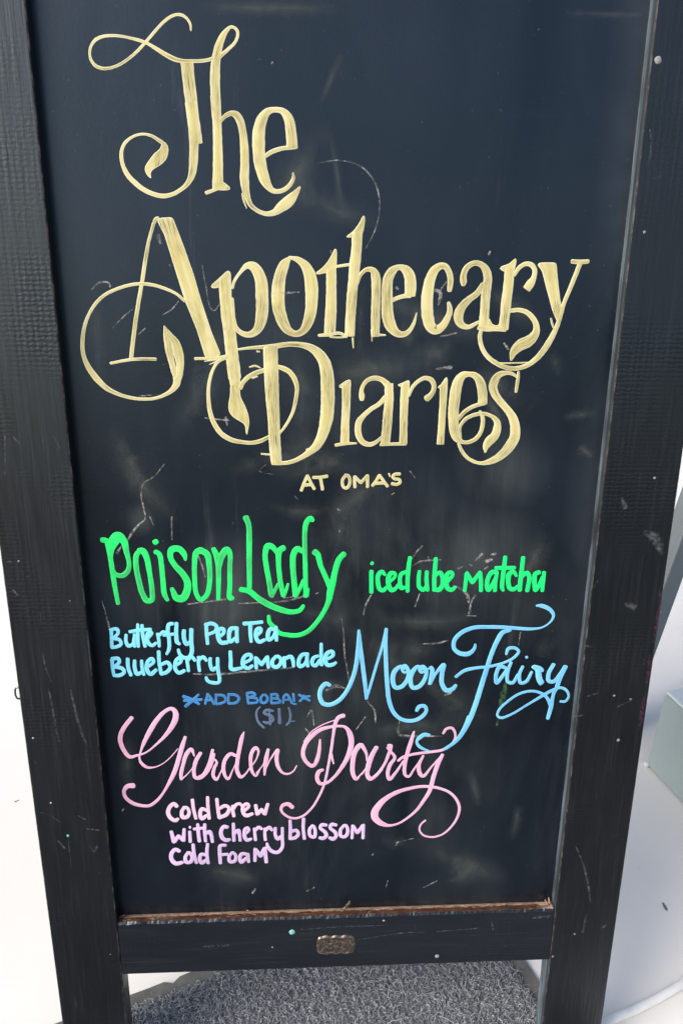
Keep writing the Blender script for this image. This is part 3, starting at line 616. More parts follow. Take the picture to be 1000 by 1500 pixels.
S -135.1,302.9,3.2 -131.4,306.2,3.7 -128.1,302.2,3.3
S -124.4,304.7,3.3 -124.7,297.5,3.6 -122.6,292.1,4 -118.9,294.7,3.3
S -117.4,304.6,3.3 -117.7,294.7,3.6 -117.2,278.6,3.6 -123.2,278,3.8 -127.8,280.1,3.6 -129.4,284.2,2.7
S -105.1,311.5,3.5 -105,302.5,3.7 -104.5,292.6,4.1 -94.8,293.6,3.4
S -92.4,298.8,3.2 -85.4,303.5,3.4 -85.9,307.7,3.8 -90.3,307.1,4 -93.3,302.3,3.8 -93.1,296,3.9 -88.8,293.1,3.9 -84.3,295.8,3.3
L -80.6,292.9,3.3 -81,304.8,3.5 -75.5,297,3.9 -69.7,305.3,3.8 -68.9,293.4,3.3
S -61.6,305.2,3.4 -64.8,301.1,3.8 -64.6,295.4,3.9 -61.1,294,4.2 -57.3,297.4,3.9 -56.6,302.3,3.6 -59.7,305.6,3.6 -62.2,305.2,3.3
S -53.4,304.4,3.5 -53.5,298.8,3.5 -53.3,293.8,3.3
S -52.8,302.9,3.9 -47.1,305,4.2 -44.9,300,3.6 -44.5,294.4,3
S -30.8,307.5,3.6 -35.8,306.9,4.1 -39.4,300.6,3.8 -38.7,294.3,4.1 -34,296.3,3.8 -31.1,302.6,3.1
S -31,308.2,3.5 -31.5,301.2,3.5 -30.6,294.1,3
S -20.7,305.2,3.3 -25.1,303.2,4 -26.4,296.9,3.8 -23.3,294.7,3.9 -18.8,300.9,3.5
S -17.6,318.4,3 -17.6,307.9,3.5 -17.2,295.3,3.5
S -13.2,300.8,3 -6.2,305.6,3.5 -6.9,309.8,3.8 -11.3,308.5,4.3 -13.8,301.6,4 -11.3,295.2,4.3 -6.2,295.8,3.9 -3.3,297.8,2.8
@moon blue
S -9.2,273.1,3.6 -12.9,274.9,4.6 -17.6,270,4.6 -19.1,261.6,4.4 -15.8,253.1,4.7 -9.8,251.3,4.7 -0.9,255.4,4.6 6.5,264.5,4.1 12.3,277.7,4.3 15.8,290.9,4.2 17.8,308.8,4.1 18.6,332.1,2.6
S 18.6,331.3,2.9 20.6,312,3.8 23.1,292.4,4.1 25.4,274.1,3.9 27.1,257.3,3
S 27.1,257.3,2.4 30.9,272.3,2.7 35.7,292.1,2.7 41.1,313.3,2.7 45,333.3,3
S 45,333.3,2.9 44.7,316.4,3.8 45.7,295.2,4.1 47.2,275.4,4.2 50,253.4,4.2 55.6,239.7,4 64.2,232.6,4 74.8,231.5,4.2 83,235.6,4.4 87.3,242.4,3.7 85.6,247.6,3.9 80.3,247.4,4.4 77.5,242.6,3.3
S 63.9,290,3.1 60.8,292.5,3.6 55,288.5,4.7 52.6,278.6,4.5 55.6,269.4,4.4 61.5,270.1,4.6 67.2,278.3,4 67.6,288.3,3.8 63.8,293.3,3.9 61.7,289.2,3 64,285.8,2.6 68.4,288.2,2.3
S 81.7,288.8,3.1 77.1,292.2,3.7 72.1,286.5,4.7 70.2,278.3,4.5 72.8,269,4.4 78.7,269.7,4.7 84.4,278,4.1 85.5,287.1,3.8 81.6,292.1,3.9 78.7,288.9,3 81.1,285.5,2.7 87.6,289.5,2.3
S 89.8,291.2,3.6 91.4,288.6,4.2 89.8,272.9,4
S 90.5,273.7,2.8 95.3,284.4,3.2 102.4,293.4,4.6 101.3,284.3,4.5 101.8,272.6,4.5 106.7,265,4.8 112.6,266.5,4.7 115.7,270.7,3.3
S 189.5,355.6,2 194.2,355.5,3.9 202.5,351.8,4 207.2,345.2,2.9 205.1,338.7,2.1 197.5,332.7,1.8 186.9,331,2.9 173.3,331.9,3.5 158.5,333.3,3.8 143.7,333.8,3.8 130.3,333.3,4.1 118.6,328.4,4.4 111.7,319.7,4.2 112.1,310.9,4 118.5,305.6,4.6 126.6,305.4,4.8 131.7,310.5,3.5 132.5,315.3,2.2
S 166.1,329.9,3 158.8,327.8,4.7 154.6,320.5,4.9 149.5,305.8,4.5 145.3,287.9,4.8 141,268.2,5.1 137.3,251.3,5.2 132.7,234.2,5.3 127.3,220.1,4.8 120.9,209.1,4.6 114.2,202.1,3.8 107.4,197.4,3.2
S 115.1,280.1,3 123.6,286.8,3.7 135.6,289.6,3.4 147.8,290.8,3.1 161.2,294.4,2.8 171.7,300.2,3 175.9,306.8,3 172.2,310.6,3.2 165.5,310,3.6 163.9,304,2.3
S 164.3,289,3.3 158.7,290.6,4.3 155.2,281.6,3.9 156.6,272.5,3.8 160.9,278.5,3.9 165.8,287.5,3.2
S 169.3,295,3.1 166.7,284.5,3.6 167.5,273.8,3.5 172.4,272.2,3.7 177.2,281.2,3.3
S 181.3,290.2,3.2 178.6,281.2,3.6 180.7,272,3.6 186.1,273.4,3.7 190.7,284,3
S 184.3,301,2.7 184.5,299.9,2.7
S 191.6,290,3.8 193.1,288.5,3.3 196,286.2,4.3 198.2,276.3,4.6 201.4,270.8,4.4 197.8,280.8,4.6
S 192.9,290,4.1 198.6,287.6,4.9 201.6,285.3,3.4
S 197.4,285.4,5.4 199.6,276.2,4.9 202.1,271.6,4.6
S 212,291.9,4.1 208,282.2,4.3 208.8,273.8,4.1 213.7,272.9,4.1 219.8,281.9,3.6 223.9,289.5,4.2
S 224.6,289.4,4.1 220.2,277.4,4.4 217.2,265.1,4.1 215,259,3.5 213.6,243.4,4.3 211.6,230.9,3.8
S 213.6,243.4,3.3 209.9,252.9,3.3 203.8,259.2,2.9 192.5,262.6,2.8 180.2,259.7,2.8 168.4,250.7,2.8 160.8,241.5,2.7 159.8,235.2,2.5 164.1,232.7,2.9 175,237.2,2.6 188.2,246.3,2.5 201.4,255.4,3.2 211.9,262.2,3.5 221.3,265.8,3.1 227.8,262.6,2.8 230.6,255.6,2.3 227.6,250.2,2.9 222.7,250.3,2.5
S 131.2,234.3,5.1 127.9,223,4.8 122.4,211.6,4.2 116.1,203.5,3 109.6,198.5,2.3
S 91.6,214.3,3.3 86.5,215,4.4 81.1,210.7,4.2 79,206.9,2.7 81.5,201.7,3.3 87.2,197.7,2.7 92.9,195.4,1.5
@boba lightblue
S -152.3,263.5,3.6 -145.2,260.3,3.6 -137.5,254.8,2.7
S -150.9,252.5,3.1 -143.9,258.8,3.4 -137.6,265.4,2.2
S -151.9,258.9,3 -143.9,259.1,3.6 -134.8,259.8,3
S -131.5,254.7,2.4 -128.7,266,2.4
S -128.7,266,2.5 -125.9,261.4,2.8 -122.8,254.5,2.8
S -131.3,258.8,2.7 -124.2,259.3,2.7
S -120.4,265.1,2.4 -121.1,254.9,2.4
S -121.1,264.6,2.7 -113.1,263.4,3 -111.3,258.1,2.7 -116.1,255.1,3 -120.8,254.5,2.7
S -108.4,264.8,2.4 -108.8,255,2.4
S -108.8,264.9,2.7 -101.1,263.9,3 -98.3,260.1,2.7 -101.4,255.6,3 -108.4,254.7,2.7
S -90.4,266,2.4 -89.6,255.3,2.4
S -90.6,266,2.7 -85,266.3,3 -82.4,263.9,2.5 -88.9,261,2.7
S -88.9,261,2.4 -81.2,259.7,2.7 -80.6,255.9,2.7 -89.4,254.6,2.7
S -74.4,264.1,2.5 -77.1,260.4,2.4 -75.9,255,2.9 -71.9,255.7,2.9 -70.4,260.3,2.7 -73,264.1,2.5
S -66.6,264,2.1 -66.8,254.8,2.4
S -67,264,2.4 -61.7,263.9,2.7 -60.4,260.8,2.6 -65.8,259.4,1.9 -59.7,258.5,2.4 -58.2,255.4,2.7 -66.5,254.1,2.7
S -55.1,253.8,1.9 -54.3,261.5,2.5 -51.6,263.7,2.6 -46.3,253.6,2.5
S -54.4,257.6,2.1 -49,258,2.1
S -45.1,264.3,2.4 -44.3,255.9,2.2
S -45,252.8,2.1 -42.6,252.8,2.1
S -39.5,263,2.7 -34.2,259.8,2.7 -29,256.3,2.4
S -38.9,255.8,2.3 -34.1,260.3,2.7 -28.8,261.2,2.4
S -34.8,262.6,1.6 -33.9,258,1.6
@price slate
S -78,250.5,1.7 -81.5,245.2,2.2 -80.5,234.3,2.5 -74.9,226.7,2.6
S -65.3,245.6,2.5 -72.1,246.5,3.1 -74.2,243.5,2.9 -66.8,239.4,3.2 -65.5,234.8,2.8 -71,232.2,3.1 -75.1,233.4,2.5
S -69.1,248,1.3 -68.3,230.2,2.4
S -59.2,247.8,2.7 -58.8,231.5,3.5
S -49.8,249.1,1.9 -48.1,241.4,2.4 -49,233.6,2.5 -52.1,229,2
S -47.9,233.3,1.2 -43.8,233.5,1.2
@garden pink
S -203.8,241.1,4.1 -210.4,232.6,4.3 -215.6,223.4,4.4 -217,215.3,4.5 -214.5,204.6,4.3 -209.1,196.4,4 -201.9,197.8,2.8 -192.5,201.1,1.8 -182.9,209.1,2.2 -174.3,217.8,3.4 -166.6,228.1,4.8 -161.5,238.5,5.6 -161.1,246.5,5.1 -164.3,250.3,4.1 -170.5,247.9,3.9 -179,238.9,4.6 -186.8,226.3,4.9 -193.8,212.4,3.7 -197.5,203,2 -199.6,194.7,2 -197.9,188.7,3.1 -192.7,183.7,2.9 -184.5,183.8,1.4 -176.1,188.1,1 -168.5,195.1,1 -160.9,204.5,1
S -152.8,217.9,3.1 -156.7,206.7,4.5 -160.4,193.7,4.5 -166,177,4.6 -173,162.6,3.2 -179.3,151.7,2.6 -186,143.2,3.2 -193.6,137.8,3.4 -200.9,138,3.7 -210,141.4,4.2 -216.7,148.4,3.8 -217.7,156.4,3.7 -213.7,161.8,5.1 -208,162.3,6.1
S -145,195.7,1.3 -147.7,203.5,4 -152.5,198.3,4.2 -156.8,185.2,3.7 -159.4,174.4,3.7 -159.5,168.5,2.9
S -159.2,168.3,1.6 -152.2,175.4,1.1 -146.7,182.5,1.1
S -138.7,199.1,3.6 -143.8,189.7,4.1 -146.4,177.7,3.7 -145.2,170.3,3.8 -141.1,169.6,4 -134.7,174.9,3.7 -129.1,185.7,4 -126,197.6,4.1
S -142.8,170.3,2.6 -137.5,173.8,2.6 -130.8,185.7,3.6 -126.5,202.4,2.9
S -126.9,193.5,1.8 -123,187.9,2.3 -125.8,180.8,3.3 -127.2,172.3,3.5 -124.3,167.1,2.9 -120.4,173.9,1.5 -114.8,186.5,2.3
S -103.2,194.7,3.3 -108.8,197.2,4 -114.7,190.1,3.8 -116.6,180.5,3.7 -114.9,170.7,3.2 -112.4,167.6,2.7 -107.4,177.9,1.3 -102.3,189.8,1.3
S -94.5,222.4,1.2 -96.9,215.9,3.7 -99.9,201.8,3.9 -102.4,187.4,3.9 -102.8,176.5,4 -99.3,169.7,3.8 -95.1,172.6,2 -89.7,181,1.5
S -89.7,179.8,1.3 -83.2,190.5,1.5 -80.9,200.1,2.5 -83.4,203.7,3.8 -87.7,197.9,3.8 -89,187.1,3.5 -87.8,176.1,3.2 -84.3,170.5,2.4 -79.4,179.5,1.3
S -83.7,173.6,1.1 -76.2,184.3,1.3 -70.6,201,2.1
S -71.1,201.6,2.9 -73.5,189.1,4.4 -75.4,171.5,2.1
S -74.8,175.8,1.1 -68.8,190.2,1.5 -61.4,200.8,3.1 -62.8,191.2,3.9 -61.2,180.3,3.6 -56.6,173.4,2.6 -51.4,172.1,2.2 -46.2,175,1.6 -42.5,181.6,1.3
S -18.8,210.9,2 -19.4,198.8,2.9 -22.2,186,3.5 -26.6,180.9,4.2 -32.1,184.9,4 -36,194.1,4 -34.2,205.5,4.3 -27.6,215.5,4.5 -18.8,222.9,4.4 -10,225.8,3.5 -1.3,226.9,2.8 6.4,225.5,3.1 10.9,218.4,5.1 12.7,206.9,5.5 10,192.9,5.1 3.5,178.8,4.1 -4.3,167.2,3.2 -12.1,160.2,3.4 -18.8,159.7,4.1 -22,166.4,4 -19.9,174.2,4.3 -16,176.1,3.1
S -18.8,211.5,2 -20.1,203.9,1.3 -21.6,195,1.1 -25.5,182.2,0.9
S -35.3,209.4,0.9 -27.6,220.6,1.2 -16.6,228.5,1.2 -4.6,233.6,1.2
S 4.7,238.6,4.7 -0.2,236.9,4.3 -3.5,230.1,3.6 -5.6,216.3,2.9 -7.7,198.5,2.9 -10.5,180.5,2.7 -14.3,159.6,2.5 -20,143.8,2.4 -27.9,129.3,2.5 -37.1,120.1,2.6 -46.2,117.7,2.7 -54.1,121.3,2.8 -59.1,128.2,2.8 -57.3,134.2,3.8 -51.6,135.4,4.8 -47.4,131.2,4.3
S -7.2,194.6,2 -6,186.9,2 -4.9,182.9,1.3
S 29.1,185.9,1.6 27.8,195,2.7 22.1,204.2,5.1 16.7,196.6,5.1 14.4,183.7,4.7 14.8,170.7,4.5 18.2,164,3.7 22.6,169.1,1.5 28.1,176.9,1.2
S 38.3,201.2,4.5 33.5,191,4.9 29.8,178.1,4.3 30.5,167.6,3.8 34,164.2,3.9 42.8,172.5,2.5 45,176.4,2.4
S 28.8,185.6,1.3 28.1,194.7,2.7 23.5,205.1,3.2
S 24,169.4,1.5 28.4,176.5,1.2
S 38.5,201.5,4 33.2,189.4,4.9 30.1,176.5,4.6 29.7,167.3,4 32.6,163.3,3.7 38.7,168.4,3 46.3,180,2.9 50.5,191.6,3.3 53,203.1,3.1 50.2,203.1,3.1
S 49.7,200.6,3.2 53.2,195.4,2.8 57.3,188.8,3.2 52.5,179.8,4 50.5,169.4,3.8 52.4,162.7,3.7 57.8,169.2,3.2 66.4,184.7,1.7
S 75.8,218.5,2.1 73.4,207.7,4.1 70,193.6,4.1 67.7,179.4,3.9 68.6,167.6,3.4 72.1,165.5,2.9 78,175.2,2 85.9,188.1,2
S 86.4,190,2.4 82.3,179,3.9 83.9,168.5,4.3 87.4,165.7,3.7 95.9,177.4,2 106.1,190.1,3
S 106.1,190.8,3.6 101.5,178.5,4.5 97.7,162.8,4.5 94.9,148.2,4.4 88.6,135,3.8 82.1,124.3,3.1 73.2,115,2.7 63,107.8,2.5 53.8,105.7,3.3 45.7,108.3,5.8 39.2,114.7,7.2 38,121.6,7.8 42.9,132.3,6.8 51.8,141.4,5.3 63,147.8,4.5 73.1,150.9,3.8 84.4,153,3.5 94.7,152.7,3.5 106.2,149.9,3.1 115.6,145,3 123,136.7,3 127,125.7,3 125.3,113.4,2.7 119,101.2,2.4 110.1,92.4,2.2 99.7,89.5,2.2 90.2,92.4,2.1 85.9,99.5,1.8 87.4,106.3,2 91.8,111,1.9
S 60.8,184.8,2.8 65.1,188.6,3.1 74,191.6,3.1 84,193.3,3.1 95.2,194.6,3.1 104.1,196,3.1 111.8,199.7,2.8 117.6,207.9,2.4 117.7,216.2,2.4 114.1,222,2.9 108.5,220.9,3 105.7,215.9,2.4
@coldbrew pink
S -165.8,136.2,4.3 -168.7,139.3,4.5 -173.4,134.9,4.2 -175,128.2,4.3 -172.3,121.3,4.5 -168,118.9,4.6 -165.4,121.1,3.1
S -158.4,134.5,3.7 -161.1,129.3,3.8 -160.2,122.4,4.6 -155.8,123.1,4.2 -153.6,129,3.5 -155.9,134.4,3.7 -159,134.5,3.6
S -149.5,143.9,3.5 -149,133.4,3.5 -147.1,120.5,3.3
S -135.3,130,3.6 -140.3,132.4,4 -142.5,125.7,4 -140.8,120.3,4.5 -136.2,124,3.7
S -134,146.5,3.3 -134.1,134.5,3.5 -133.5,120.1,3.5
S -124.7,144,3.5 -124.1,132.7,3.5 -123.1,121.3,3.8
S -122.7,131.9,3.5 -116.2,135.5,4.2 -112.6,132.3,3.8 -115.4,124.9,4.5 -123.1,120.8,4.1
S -108.7,135.2,3.3 -108.9,129.2,3.5 -107.9,122.3,3.6
S -108.2,131.4,3.5 -104.9,136.6,3.7 -101.1,137.3,3.6 -99.9,135,2.4
S -97.5,128.1,3.3 -92.3,134,3.4 -94.1,137.1,3.9 -98,134.2,3.9 -98.2,126.6,4.1 -95.2,122.7,4.5 -88.8,124.8,3.6
L -85.3,135.3,3.6 -83.7,123.9,4 -79.1,129.8,3.9 -76.1,123.7,4 -72.7,136.4,3.4
@withcherry lilac
L -173.2,105.3,3.6 -171.1,92.1,4.5 -165.9,99.7,4 -161.2,93.3,3.9 -159.8,107.9,3.3
S -153.7,110,3.7 -153.6,110,3.7
S -154.2,104.7,3.3 -154.2,91.6,3.6
S -145.5,113.6,3.3 -145.4,102.9,3.8 -144.7,92,3.8
S -149.6,107.6,3.4 -140.1,108.5,3.7
S -138.3,113.4,3.3 -138.8,102.7,3.6 -138.3,91.8,3.3
S -137.9,101.1,3.5 -133.9,104,4.3 -132.2,99.4,3.9 -131.3,90.8,3.4
S -115.3,108.8,4.3 -118.4,110,4.3 -121.9,103.7,4.1 -120.9,95.9,4.6 -117.2,92.7,4.6 -113.3,93.3,3.7
S -108.8,113.2,3.3 -108.8,103.2,3.6 -108.9,91.6,3.6
S -107.9,100.9,3.5 -104,104.6,4.3 -102.9,100,3.6 -102.5,91.4,3.3
S -97.8,99,3.1 -93.1,104.3,3.2 -94.3,107.4,3.9 -96.9,105.9,3.7 -97.8,97.5,3.9 -95.4,92,4.2 -90.9,93.4,3.4
S -87.3,106.4,3.1 -86.9,99.4,3.3 -86.4,91.7,3.3
S -86.8,103.3,3.1 -82.8,107.8,4 -79.7,105.4,3.2
S -76.5,106.1,3.1 -76.6,99.1,3.3 -76.2,91.3,3.3
S -75.9,103,3.1 -72,107.5,4 -68.9,103.5,3.1
S -65.6,106.5,3.3 -65.7,98,3.4 -63.3,92.5,4.3 -59.4,95.5,3.9
S -58.2,106.3,3.1 -58.4,93.9,3.3 -58.9,81.4,3.7 -64.2,75.3,4.4 -70.6,77.8,4.1 -74.4,85,3.2 -74.6,87.4,2.6
S -50.1,115.2,3.3 -49.9,104.5,3.6 -50.4,92.1,3.4
S -49.4,101.3,3.7 -43.8,102.7,3.9 -41.7,98,3.6 -44.6,93.7,4.2 -49.7,92.3,4
S -36,117.1,3.6 -36.5,105.6,3.3 -35.3,91.6,3.6
S -26.4,108.3,3.4 -29.7,103.8,3.7 -29.1,95.3,3.7 -25.2,93.6,4.1 -23.9,100.5,3.6 -25.8,107.6,3.2 -27.7,107.6,3.4
S -12.3,108.2,3.7 -16.8,108.8,4.3 -18.7,105,3.7 -13.6,99.4,4.1 -12.3,94.7,4.1 -16.2,91.7,4.7 -19.4,92.6,3.7
S -2,107.9,3.7 -6.5,109,4.3 -8.2,104.7,3.7 -3.2,99.1,4.1 -1.9,94.4,4 -5.1,90.6,4.7 -9,92.3,3.7
S 6.4,107.3,3.4 2.6,102,3.7 3.5,93.4,3.8 7.8,93.3,4.2 10.3,100.2,3.6 8.1,107.3,3.5 5.8,107.3,3.4
L 14.7,90.7,3.1 15.4,107,3.5 20.4,97.6,4.1 26.4,107.5,3.6 26.4,90.3,3.4
@coldfoam lilac
S -166.3,80.3,4.3 -170,82.7,4.6 -174.5,77.4,4.4 -174.6,69.6,4.6 -170.4,64.7,5.3 -163.9,66,4.1
S -156.8,78.4,3.6 -160.3,73,3.9 -159.4,65.9,4.4 -154.9,66.5,4.2 -153.5,73.6,3.6 -156.2,78.4,3.5 -157.9,78.1,3.4
S -151.5,88.4,3.6 -151.1,76.6,3.6 -149.1,64.7,3.4
S -139,74.6,3.8 -143.5,75.6,4.1 -145.5,69.3,3.9 -143.4,64.5,4.4 -138.7,68.3,3.6
S -136.5,88.6,3.3 -137.7,76.2,3.6 -136.9,63.8,3.4
S -118,86.2,3.7 -123.2,85.9,3.8 -124.2,75.7,3.9 -124.1,63.4,3.6
S -124.9,74.2,3.5 -116.5,74.7,3.8
S -111.3,76.9,3.3 -114.7,71.5,3.6 -113.7,65.1,4.4 -109.1,65.7,4 -107.6,72.8,3.4 -110.7,77.1,3.4
S -95.9,74,3.8 -101.1,74.9,4.3 -103.4,69.5,3.9 -102,64.2,4.4 -96.7,69.3,3.8
S -95,74.7,3.4 -94.8,68.4,3.6 -94.3,63.9,3.1
L -87.8,65,3.4 -87.1,80.7,3.8 -81.8,71.1,4.4 -77,82,4 -75.9,63,3.9
'''
CHALK = '''
@chalk chalk
S -17.8,745.3,0.8 -1.4,747,1 15.2,742.2,1.3 26.4,729.6,1.4 30.1,714.2,1.1 27.1,695.8,1.1 19,679.7,0.6
S -207.3,646.1,1.6 -200.7,651.6,1.6 -192.9,651.4,1.7 -192.1,648.4,1.7
S -192.4,615.3,0.6 -183.9,623.7,1.1 -174.3,631,1.1
S -171.8,609.8,0.5 -165.8,614.9,1.1
S -150.3,626.1,0.5 -142.6,630.6,1.1 -136.6,637.3,0.5
S -116,666.3,0.6 -113.4,648.9,0.9 -110.7,632.4,0.6 -107.4,629.7,0.8 -102.6,635.3,0.6
S -156.9,497.1,0.9 -166.6,485.9,1.5 -176.1,479.6,1.5 -179.2,468.8,1.5 -177.7,456,1.5 -177.1,446.3,1.2 -183,441.1,1.8 -191,431.3,2.4 -194.6,424.8,1.2
S -204.7,413.5,3.1 -200.5,420.2,1.2
S -172.7,448.2,1.3 -170.1,440.3,0.6
S -153.1,447.4,1.8 -154.3,426.4,1.2
S -222.3,366.1,0.6 -219.3,348.6,2 -218.1,339.4,2
S -131.4,411.5,1.3 -128.1,400.6,1.9 -125.5,389,1.3
S -143.3,361.6,1.4 -108,366,2.1
S -95.3,361.6,1.1 -50.3,363.8,2.1 -30.8,369.2,2.1
S -53.4,366.6,1 -43.8,367.9,1.4
S -22.5,371.1,1.4 -20.5,371.8,1.4
S -141.2,288,1.5 -124.1,286.9,2.2 -84.4,289.9,2.2 -44.6,292.9,1.5
S 65.4,402.6,1.3 72.7,413.5,2 76.4,417.5,1.4
S 68.8,398.5,0.7 76.4,402.5,1.7 94.4,403.7,1.4
S 83.5,402.5,1 82.6,407.3,0.6
S 111.7,394.6,2.1 115.5,396.6,1.4
S 122.6,398.6,2 123.9,397.9,2
S 128.1,403.4,2.1 133,408.8,2.8
S 136.6,393.6,2.1 139.6,396.3,1.4
S 138,401.9,3.5 142.5,403.2,2.8
S 142.7,408.7,2.1 145.9,409.3,2.8
S 108.1,377.2,2 114.8,374.3,2.7 121.7,367.2,3.3 123.5,360,2.6
S 129.7,367.1,2.1 126.1,360,2 124.8,348.6,2.7
S 121.6,345.8,1.1 130.9,345.6,1.4
S 30,369.1,1.3 25,359.3,2 22.6,348.6,1.3
S 75.7,369.2,1.3 72.2,356.5,1.7
S 1.7,345.4,0.7 3.7,330.9,1.3 5.3,305.3,2 10.3,275.3,1
S -12.6,267.5,2.2 -4.5,271.8,3.8 6.3,269.4,1.5
S 28.2,253.6,1.1 35.2,244.2,2.1 36.8,230.1,1.4
S 17.7,222.7,1.1 26.4,236.6,1.5
S 60.9,231.9,0.7 60.7,216.1,3 82.3,213.2,2.4 106.7,212.7,0.8
S 81.7,316.5,1.1 95.1,317.1,2.2 105.6,319.8,1.5
S -31.6,237.9,1.1 -27.5,245.5,2.1 -24.8,228.4,1.4
S -33,223.9,2.2 -28.3,218.2,1.5
S 105.8,259.7,1.6 111.2,261.9,2.3
S 176.3,328.2,1.4 175.4,313.5,0.7
S 8,-1.2,4.2 13.2,7.9,1.7
S -174.3,557.8,1.2 -158.4,559,0.6
S -119.5,538.7,0.9 -98.7,536.3,1.8
S -101,538.7,2.4 -100.1,532.6,1.8
S -66.8,496.7,0.6 -73,490.5,0.6 -60.8,487.3,0.6
S 62.4,489.9,1.2 67.6,483.5,0.6
S -41.5,466.7,1.3 -39,464.1,0.6
S 46.3,467.5,0.7 48.7,469.4,1.3
S -59.1,643.8,0.6 -46.5,644.4,2.2 -36.2,645,1.1
S 46,648.9,2.8 46.6,648.3,2.2
S 79.1,647.4,2.8 83.3,644.7,3.5 82,636.3,2.4
S 83.2,647.5,1.8 88.1,654.7,1.2
S 122.7,676.8,2.3 123.2,678.5,1.7
S -142.3,665.5,2 -142,665.3,1.7
S 140.6,603.5,1.7 144.5,598.9,2.3
S 85,609.1,1.2 98.4,612,1.7
S -9.9,677.9,1.4 -9.6,676.8,1.1
S 95.2,582.9,3 83.2,581.7,1.8
S -150.3,688.8,3.4 -149,683,2.2
S -2.3,454.1,1.9 -0.4,452.8,1.9
S -0.9,433.7,1.6 -0.9,432.3,1.3
S 61.7,83.5,0.9 79.8,88.2,0.9
@specks chalk
S 62,776.2,0.8 62.5,775.7,0.8
S 150.4,842.2,0.9 151,842.2,0.9
S -55.8,815,1.5 -55.2,815.9,1
S 61.8,80,1.6 63.8,85.2,0.8
S 36.6,68.5,2.4 38.7,72,0.8
S 52.2,24.8,1.5 54.2,33.8,0.8
S -91.5,22.9,2.4 -88.4,28.2,2.4
S -32.8,23.4,1.8 -25.4,27.7,1.8
S 93.3,23.3,1.8 107.8,31.9,0.9
S -221,132.6,2.2 -219.4,135,1.4
@leaf leaf
S 165.5,272.3,2.1 164.9,261.6,6.4 162.9,250.8,5 162.1,241.4,2.1
S 161.4,232,1.5 159.8,224.1,2.2
@wipe wipe
S -12.4,774.1,24.4 -31.5,744.1,45.2 -56.7,708,37.5
S -27.6,756.6,16.6 -39.9,728.8,28.4 -46.6,718.5,20
S -48.1,727.7,8.1 -26,746.7,12.8
S -104.5,615.7,15.9 -111.7,581.3,23.4 -112,545.9,20.2
S -119.9,592.9,10.6 -126.8,569.6,16.3 -125.3,539.9,12.9
S -41.3,596,21.8 -32.8,551.9,37 -42.2,515.4,26.3
S -60.9,484.1,23 -36.1,512.2,41.8 -14.9,524.5,28.5
S -20.8,576.8,34.6 35.5,581.6,49.3 91.9,588.8,36.6
S 58.9,593.4,23.6 85.5,596.3,31.1 94,605.1,20.4
S 51,619.2,17.9 59.8,602.1,23.5
S 124,647.7,20.5 151.7,631.1,29.3 170.4,619.8,26
S 168.4,608.2,12.4 186.4,587.8,16.1 191.2,576,11
S 17.7,650.9,10.7 15.9,621.9,12.7 15.1,596.1,9.1
S -51.7,484,25.4 0.5,501.5,33.1
S 128,557.9,12.8 143.7,533.5,20.4
S 3.8,474.2,38.6 -4,418.3,53.5 -17.9,373.9,40.5
S -37.4,353,21.9 -4.9,345.4,37.7 17.8,362.9,23.8
S 27.9,342.8,24.5 94,339.7,29.2 136.8,347,22.6
S 38.4,315.8,34 98.9,307.4,50.3
S 33.6,219.1,29.5 78.3,226,39.3 133.8,227.9,24.6
S -18,264.5,13.7 -7.2,273.4,18.7 6.3,272.4,16.4
S 206,320.4,22.8 196,302,29.8
S 119.2,26.9,33.7 151.5,50.2,55.7
S -126.8,373.2,11.8 -127.7,325.8,14.1
S -94.1,358.8,24.5 -111.8,332.7,24.7
S 1.7,703.4,10.4 -11.3,769.2,8.4
S -110.6,851.9,14 -2.2,852.9,16.8
S 171.9,853.3,8.6 233.7,853.6,6.5
S -205.3,644,17.4 -206,615.3,23 -206.5,569.6,18
S 199.6,538.4,13.7 227.7,543.3,15.6
S 216,511.5,14.9 228.2,503.2,11.2
S -191.6,521.9,15.1 -181.9,491,11.6 -174.2,480.9,7.9
S -64.5,458.4,14.1 -36.6,451.7,20.3 -11.7,454.8,14.2
S -2,822.1,9.6 -17.8,788.6,8.1
S 190.5,126.2,18.7 186.4,82.9,16.6
S 137.2,169.7,17.5 146.9,127.5,13.3
S -140.9,58.7,40.7 -83.8,38.8,35.8
S -207.8,218.6,16.5 -214.1,179.1,23.1 -213.1,146.4,15.1
S 47.1,87.5,23.9 76.5,77.7,26.7
S 105.7,234.8,21.8 125.6,250,16.9
S -150,521.8,35.1 -118.1,569.7,28.7 -98.8,615.7,22.6
S 10.8,649.8,22.1 81.4,622.2,33.8 141.7,605.2,22.8
S -202.4,534,24.4 -182.3,484.7,37.8 -148.2,446,32.4
S -56.2,733.7,21 -17.8,713.6,36.9 32.7,698.5,26.5
S 119.2,581.8,28.9 170.5,545.8,35.4
S -11.4,349.1,34.4 83.4,273.9,50.3 154.8,225.8,37.1
S 37.8,483.6,25.7 -11.6,445,32.5
S -103.4,490.6,25 -36.2,504.1,31.3 19.1,490.1,25.3
S 91.1,77.3,50.6 182.9,29.1,43.4
S 193,430,34 171.4,375,34.8
'''
